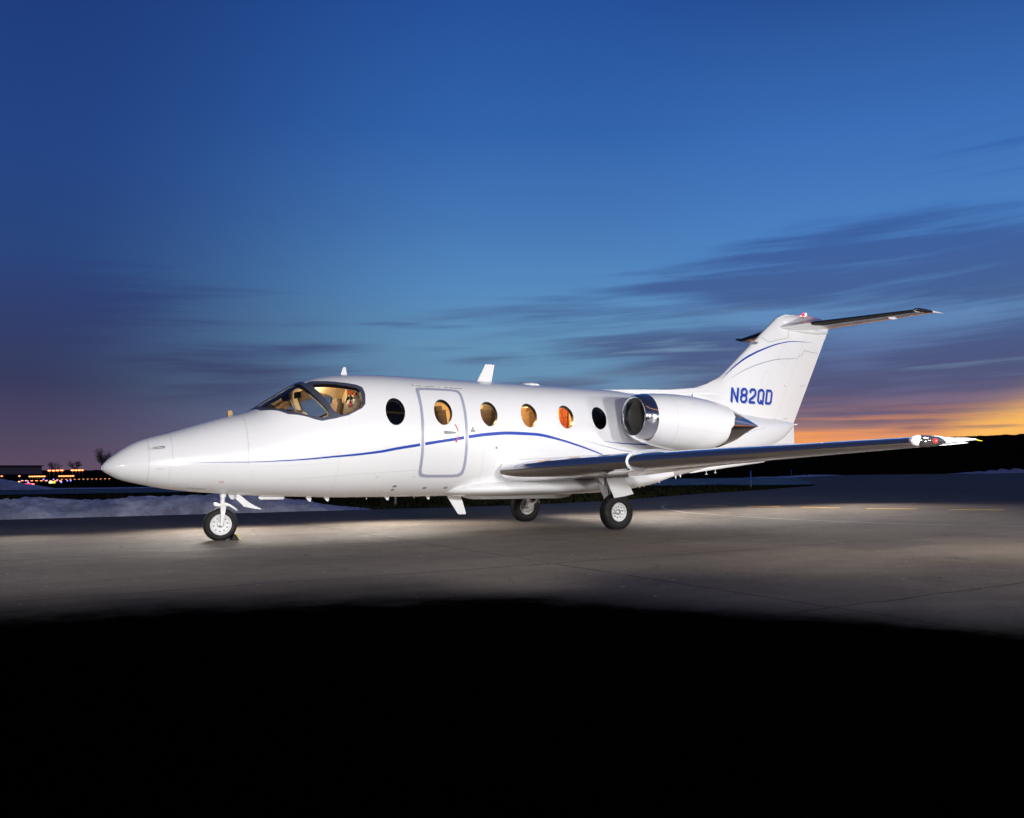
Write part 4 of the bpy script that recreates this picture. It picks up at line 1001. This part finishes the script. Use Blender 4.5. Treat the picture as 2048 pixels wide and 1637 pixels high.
sheet('taxiway', [(-200, 30.5), (30, 30.2), (37.9, 25.9), (48, 25.0), (84, 58.9), (57, 58.6), (40, 44), (30, 39.5), (-200, 39.5)], -.004, asph)
# paint
yl = pmat('worn_yellow_paint', (.60, .36, .05), .7, var=.4, vscale=6); wl = pmat('worn_white_paint', (.27, .26, .25), .7, var=.3, vscale=8)
DS = [((14.76, 4.98), (15.51, 4.42)), ((15.68, 3.89), (16.13, 3.15)), ((16.32, 2.63), (16.75, 1.76)), ((16.92, 1.1), (17.77, .3)), ((18.02, -.38), (18.87, -1.21))]
b = MB()
for p, q in DS:
    d = np.array(q)-np.array(p); n = np.array([-d[1], d[0]])/np.hypot(*d)*.15; p, q = np.array(p), np.array(q)
    b.add([(*(p+n), .004), (*(q+n), .004), (*(q-n), .004), (*(p-n), .004)], [[0, 1, 2, 3]])
o = b.build('dashed_line', yl); o['kind'] = 'structure'
cv = [(14.6, 5.9), (13.89, 5.22), (13.2, 4.35), (12.65, 3.58), (12.06, 2.16), (11.83, .46), (11.85, -1.3), (12.3, -3.0), (13.3, -4.8), (15, -7)]
P = np.array(cv); kk_ = np.r_[0, np.cumsum(np.hypot(*np.diff(P, axis=0).T))]; s_ = np.linspace(0, kk_[-1], 80)
P2 = np.stack([np.interp(s_, kk_, P[:, i]) for i in (0, 1)], -1)
for _ in range(6): P2[1:-1] = (P2[:-2]+2*P2[1:-1]+P2[2:])/4
T = np.gradient(P2, axis=0); T /= np.linalg.norm(T, axis=1, keepdims=True); N_ = np.stack([-T[:, 1], T[:, 0]], -1)*.045
b = MB(); v = []
for a, n in zip(P2, N_): v += [(*(a+n), .004), (*(a-n), .004)]
b.add(v, [[2*i, 2*i+1, 2*i+3, 2*i+2] for i in range(79)])
b.add([(8.3, 3.1, .004), (8.36, 3.1, .004), (9.04, 1.1, .004), (8.97, 1.1, .004)], [[0, 1, 2, 3]])
o = b.build('painted_line', wl); o['kind'] = 'structure'

# snow banks
def snow(name, x0, x1, base, depth, hfun, seed, nx=520, ny=44):
    V = []; F = []
    for i in range(nx+1):
        x = x0+(x1-x0)*i/nx
        for j in range(ny+1):
            t = j/ny; y = base(x)+depth*t
            h = hfun(x)*math.sin(PI*min(1, t*1.0))**.65
            e = noise.fractal((x*1.6, y*1.6, seed), .9, 2.1, 5)*.06+noise.noise((x*6, y*6, seed))*.04+noise.noise((x*14, y*14, seed))*.022+noise.noise((x*.7, seed, 2))*.05
            V.append((x+noise.noise((x*3, y*3, 1))*.04, y+noise.noise((x*2, 9, y))*.10*(1 if 0 < j else .6), max(-.02, h+e*min(1, h*6) if 0 < j < ny else -.02)))
    for i in range(nx):
        for j in range(ny): a = i*(ny+1)+j; F.append([a, a+ny+1, a+ny+2, a+1])
    me = bpy.data.meshes.new(name); me.from_pydata(V, [], F); o = link(name, me, snowm); o['kind'] = 'structure'
    o['label'] = 'bluish dirty snow ploughed off the apron'
    return o
def hA(x): return float(np.interp(x, [-14, -4, -.8, -.3, .3, .9, 1.5, 2.2, 3.0, 3.8, 4.6, 5.0, 5.5, 5.9, 6.6, 7.2], [.38, .42, .35, .38, .36, .32, .36, .39, .39, .48, .37, .30, .22, .15, .05, .0]))
snow('snow_bank', -14, 7.0, lambda x: 8.1, 1.7, hA, 3.0)
def hB(x): return float(np.interp(x, [-30, -5, 0, .8, 1.8, 2.8, 9], [.9, .9, .55, .42, .15, 0, 0]))
snow('snow_bank', -30, 9, lambda x: 41, 4, hB, 8.0, 120, 12)
def hC(x): return .35*max(0, noise.noise((x*.15, 4, 0))+.15)+.03
def lineC(x): return float(np.interp(x, [57, 79, 119, 137, 172, 230], [58.9, 59.2, 82, 83, 86.5, 86]))
snow('snow_bank', 72, 110, lineC, 2.5, lambda x: .28*max(0, math.sin((x-72)/38*PI))*(.5+abs(noise.noise((x*.3, 1, 1)))), 5.0, 160, 8)
snow('snow_bank', 150, 215, lineC, 5, lambda x: 1.0*max(0, math.sin((x-150)/65*PI))*(.5+abs(noise.noise((x*.2, 1, 1)))), 6.0, 160, 8)

# ridge behind the taxiway on the right
V = []; F = []; nx, ny = 260, 14
for i in range(nx+1):
    x = 44+i*1.1
    H = float(np.interp(x, [44, 60, 80, 104, 114, 125, 136, 160, 230, 340], [0, 1.0, 2.2, 3.1, 3.9, 4.8, 5.8, 7.1, 10, 15]))
    yb = float(np.interp(x, [44, 57, 79, 119, 137, 172, 230, 340], [50, 59.5, 60, 83, 85, 88, 90, 92]))
    for j in range(ny+1):
        t = j/ny; y = yb+t*16
        V.append((x, y, -.1+H*min(1, t*1.5)**.8*(1 if t < .7 else 1)+(noise.fractal((x*.5, y*.5, 0), 1, 2, 4)*.22+noise.noise((x*3, y*3, 0))*.14)*min(1, t*4)))
for i in range(nx):
    for j in range(ny): a = i*(ny+1)+j; F.append([a, a+ny+1, a+ny+2, a+1])
me = bpy.data.meshes.new('ridge'); me.from_pydata(V, [], F); o = link('hill', me, pmat('ridge_scrub', (.012, .012, .008), 1, spec=0, var=.6, vscale=1.0, bump=.1, bscale=3)); o['kind'] = 'structure'

# grass: tufts over the verge
def in_grass(x, y):
    e = float(np.interp(x, [-30, 6.3, 8.8, 10.6, 12.5, 14.6, 17.3, 22.9, 29.4, 39.4], [8.2, 8.1, 8.0, 8.2, 8.55, 9.3, 10.6, 13.7, 16.7, 22.2]))
    return y > e+.05 and y < 30
V = []; F = []
cnt = 0
while cnt < 26000:
    x = random.uniform(-12, 38); y = 8+ (random.random()**1.8)*20
    if not in_grass(x, y): continue
    if x < 6.6 and y < 9.6: continue
    cnt += 1
    h = random.uniform(.03, .085); a = random.uniform(0, PI); w = .012+.012*random.random()*(1+(y-8)*.12); dx, dy = w*math.cos(a), w*math.sin(a); lx, ly = random.uniform(-.03, .03), random.uniform(-.03, .03)
    n = len(V); V += [(x-dx, y-dy, -.012), (x+dx, y+dy, -.012), (x+lx, y+ly, h)]; F.append((n, n+1, n+2))
me = bpy.data.meshes.new('grass'); me.from_pydata(V, [], F); o = link('grass', me, pmat('grass_blades', (.045, .05, .018), .9, spec=.1, var=.5, vscale=.8), None, False); o['kind'] = 'stuff'

# marker posts
def marker(x, y, h, label, blue=True):
    t = thing('marker_post', label, 'marker post', (x, y, 0), 'posts beside the pavement')
    b = MB(); b.tube([(0, 0, -.01), (0, 0, h*.45 if blue else h)], .028, 12); b.build('post_base', pmat('post_white', (.55, .55, .5), .6), t)
    if blue: b = MB(); b.tube([(0, 0, h*.45), (0, 0, h*.97), (0, 0, h)], [.033, .033, .02], 12); b.build('post_top', pmat('post_blue', (.01, .16, .75), .4, emit=(.0, .10, .6), estr=.10), t)
marker(33.63, 21.35, .88, 'blue topped marker post at the tip of the grass wedge below the wing')
marker(78.88, 59.3, .88, 'distant smaller blue topped marker post at the foot of the dark ridge')
marker(8.6, 10.4, .38, 'short plain white post on the grass beneath the cabin door', False)

# ------------------------------------------------------------------ far left: hangar, bare trees, airfield lamps
hg = thing('hangar', 'low grey flat roofed hangar far behind the snow at the left edge', 'hangar', (-6, 285, 0))
b = MB(); b.box((0, 8, 1.0), (46, 16, 2.6)); b.build('wall', pmat('hangar_wall', (.34, .35, .42), .7, var=.1, vscale=.3), hg, False)
b = MB(); b.box((0, 8, 2.42), (47, 17, .25)); b.build('roof', pmat('hangar_roof', (.08, .09, .14), .7), hg, False)
b = MB(); b.box((11, -.05, 1.5), (1.4, .1, .9)); b.build('vent', dgrey, hg, False)
b = MB(); b.box((-6, -.06, .6), (5, .1, 1.8)); b.build('hangar_door', pmat('hangar_door', (.10, .11, .15), .7), hg, False)
bark = pmat('bark', (.05, .035, .03), .9)
def tree(x, y, h, label, seed, spread=.5, n_main=7):
    n_main = int(n_main*1.6)
    rd = random.Random(seed); t = thing('bare_tree', label, 'tree', (x, y, 0), 'leafless trees on the horizon')
    b = MB(); b.tube([(0, 0, -.1), (.05, 0, h*.25), (.1, .05, h*.5)], [h*.03, h*.022, h*.014], 7); b.build('trunk', bark, t)
    b = MB()
    def br(p, d, L, r, dep):
        q = p+d*L; mid = p+d*L*.5+Vector((rd.uniform(-1, 1), rd.uniform(-1, 1), rd.uniform(-.2, .6)))*L*.08
        b.tube([p, mid, q], [r, r*.8, r*.5], 4)
        if dep == 0: return
        for _ in range(rd.choice((3, 3, 4))):
            nd = (d+Vector((rd.uniform(-1, 1), rd.uniform(-1, 1), rd.uniform(-.3, .8)))*.65).normalized()
            br(p+d*L*rd.uniform(.45, 1), nd, L*rd.uniform(.55, .8), r*.5, dep-1)
    for i in range(n_main):
        a = rd.uniform(0, 2*PI); d = Vector((math.cos(a)*spread, math.sin(a)*spread, 1)).normalized()
        br(Vector((.05, 0, h*rd.uniform(.15, .5))), d, h*.26, h*.013, 4)
    b.build('crown', bark, t, False)
tree(17.6, 153, 4.6, 'taller bare tree just left of the jet nose tip', 3, .55, 9)
tree(20.4, 153, 4.6, 'bare tree half hidden by the jet nose tip', 5, .5, 8)
tree(12.2, 175, 2.9, 'low bare shrub tree left of the amber lamps', 8, 1.1, 8)
tree(14.9, 170, 3.0, 'low bare shrub tree between the amber lamps and the taller tree', 11, 1.0, 9)
# distant dark hedge line closes the horizon on the left
V = []; F = []
for i in range(301):
    x = -260+i*1.6; z = 1.15+.5*noise.fractal((x*.2, 0, 0), .8, 2, 5)
    V += [(x, 330, -.1), (x, 331.5, z), (x, 335, -.1)]
for i in range(300): a = 3*i; F += [[a, a+3, a+4, a+1], [a+1, a+4, a+5, a+2]]
me = bpy.data.meshes.new('hedge'); me.from_pydata(V, [], F); o = link('distant_woods', me, pmat('woods', (.02, .016, .02), 1, spec=0)); o['kind'] = 'stuff'

def lampmat(name, c, s): return pmat(name, (.3, .3, .3), .4, emit=c, estr=s)
LM = {'amber': lampmat('amber_lamp_glass', (1, .12, .02), 1.6), 'pale': lampmat('pale_lamp_glass', (1, .18, .03), 1.4), 'core': lampmat('lamp_bulb_glow', (1, .50, .16), 4), 'red': lampmat('red_lamp_glass', (1, .03, .03), 6), 'blue': lampmat('blue_lamp_glass', (.25, .2, 1), 3.5), 'yel': lampmat('yellow_sign_face', (.85, .75, .06), 1.6)}
def pix(u, v, D):      # ground bearing of a lamp, worked out from the survey of the scene
    a = (u-1107.9)/1794.4; lx = D*a; z = .974+D*(941.5+(u*-.0025)-v)/1794.4
    return (-1.495+lx*math.cos(SB)+D*math.sin(SB), -13.12-lx*math.sin(SB)+D*math.cos(SB), z)
def field_lamp(u, v, D, mat, w, hh, label, group, name='field_lamp', cat='lamp'):
    x, y, z = pix(u, v, D); z = max(z, .12)
    t = thing(name, label, cat, (x, y, 0), group)
    b = MB(); b.tube([(0, 0, -.02), (0, 0, z-hh*.4)], .03+w*.04, 6); b.build('lamp_post', dgrey, t)
    b = MB(); rings = [[(-w/2*math.cos(f), .0, 0)]*1 for f in (0,)]
    b.lathe([(-w/2, w*.03), (-w*.46, hh*.3), (-w*.35, hh*.46), (w*.35, hh*.46), (w*.46, hh*.3), (w/2, w*.03)], (0, 0, 0), 'X', 10)
    o = b.build('lamp_glass', mat, t); o.location = (0, 0, z); o.rotation_euler[2] = -SB
    if mat in (LM['amber'], LM['pale'], LM['red']):
        b = MB(); b.lathe([(-w*.36, .002), (-w*.33, hh*.20), (w*.33, hh*.20), (w*.36, .002)], (0, -hh*.36, 0), 'X', 10)
        q = b.build('lamp_bulb', LM['core'] if mat != LM['red'] else lampmat('red_bulb_glow', (1, .35, .35), 5), t); q.location = (0, 0, z); q.rotation_euler[2] = -SB
AMB = [(101.5, 941), (110, 941), (118, 940.7), (126.5, 940.5), (147.5, 940.3), (154.5, 940.3), (161.5, 940.1), (167.5, 940)]
for i, (u, v) in enumerate(AMB):
    field_lamp(u, v, 150, LM['amber'], .58 if i < 7 else .34, .34, 'bright amber lamp in the left foursome on the horizon' if i < 4 else 'bright amber lamp in the right foursome on the horizon', 'amber lamps on the horizon, left four' if i < 4 else 'amber lamps on the horizon, right four')
for i in range(7): field_lamp(63+i*4.8, 952.7-i*.06, 95, LM['pale'], .25, .17, 'amber lamp in the lower left row of closely spaced lamps', 'lower left lamp row')
for i in range(7): field_lamp(122+i*4.5, 952.1-i*.08, 95, LM['pale'], .235, .17, 'amber lamp in the lower right row of closely spaced lamps', 'lower right lamp row')
for i, (u, v) in enumerate(((1.5, 952), (7, 952))): field_lamp(u, v, 95, LM['amber'], .24, .12, 'amber lamp of the pair at the left edge below the hangar', 'left edge amber pair')
field_lamp(42, 951.8, 95, LM['pale'], .22, .15, 'single orange lamp below the hangar, upper one', None)
field_lamp(42, 963, 68, LM['pale'], .17, .11, 'single orange lamp low under the hangar near the red row', None)
for i in range(5): field_lamp(6+i*3.6, 963-i*.1, 68, LM['red'], .14, .17, 'red lamp in the short bright row at the left edge', 'red row at the left edge')
for i in range(8): field_lamp(30+i*5.6, 970-i*.08, 58, LM['red'], .19, .085, 'small red lamp added in place of a taillight trail, long low row above the far snow', 'low red row')  # row stands in for the streak of moving taillights
for i in range(9): field_lamp(48+i*9.5, 961.2-.0*i, 72, LM['pale'], .24, .06, 'faint amber lamp added in place of a light trail, widely spaced row above the yellow sign', 'faint amber row')  # row added where a moving yellow light leaves a streak
for i, (u, v) in enumerate(((47, 961.8), (54.5, 961.5), (60, 964.5), (90, 958.5), (97, 960.7), (110, 958.6), (117, 961.5), (125.5, 963.7), (137.5, 962.5), (144.3, 962.3))):
    field_lamp(u, v, 64 if v > 963 else 78, LM['blue'], .10, .10, 'tiny blue taxiway lamp beside the far taxiway', 'blue taxiway lamps')
for i in range(13): field_lamp(118+i*8.6, 958.6-.12*i, 84, LM['pale'], .20, .035, 'dim orange lamp added in place of a light trail, thin string leading to the jet nose', 'thin orange string')  # made-up string replacing an orange motion trail
x, y, z = pix(108.5, 964.5, 62)
sg_ = thing('lit_sign', 'small glowing yellow airfield sign standing left of the jet nose', 'sign', (x, y, 0)); sg_.rotation_euler[2] = -SB
b = MB(); b.box((0, 0, .18), (.50, .12, .17)); b.build('sign_box', blackp, sg_, False)
b = MB(); b.box((0, -.065, .18), (.45, .01, .13)); b.build('sign_face', LM['yel'], sg_, False)
b = MB(); b.box((-.1, -.073, .18), (.20, .006, .11)); b.build('sign_symbol', lampmat('sign_white', (1, .95, .5), 3), sg_, False)
b = MB(); b.box((-.15, 0, .05), (.03, .04, .12)); b.box((.15, 0, .05), (.03, .04, .12)); b.build('sign_leg', dgrey, sg_, False)
for i, (u, v) in enumerate(((142, 978), (153, 978))):
    x, y, z = pix(u, v, 46); t = thing('orange_stake', ('left' if i == 0 else 'right')+' one of two thin orange stakes on the far grass', 'stake', (x, y, 0), 'orange stakes')
    b = MB(); b.tube([(0, 0, -.02), (0, 0, .25), (0, 0, .27)], [.012, .012, .004], 8); b.build('stake_rod', pmat('orange_plastic', (.35, .06, .02), .5), t)
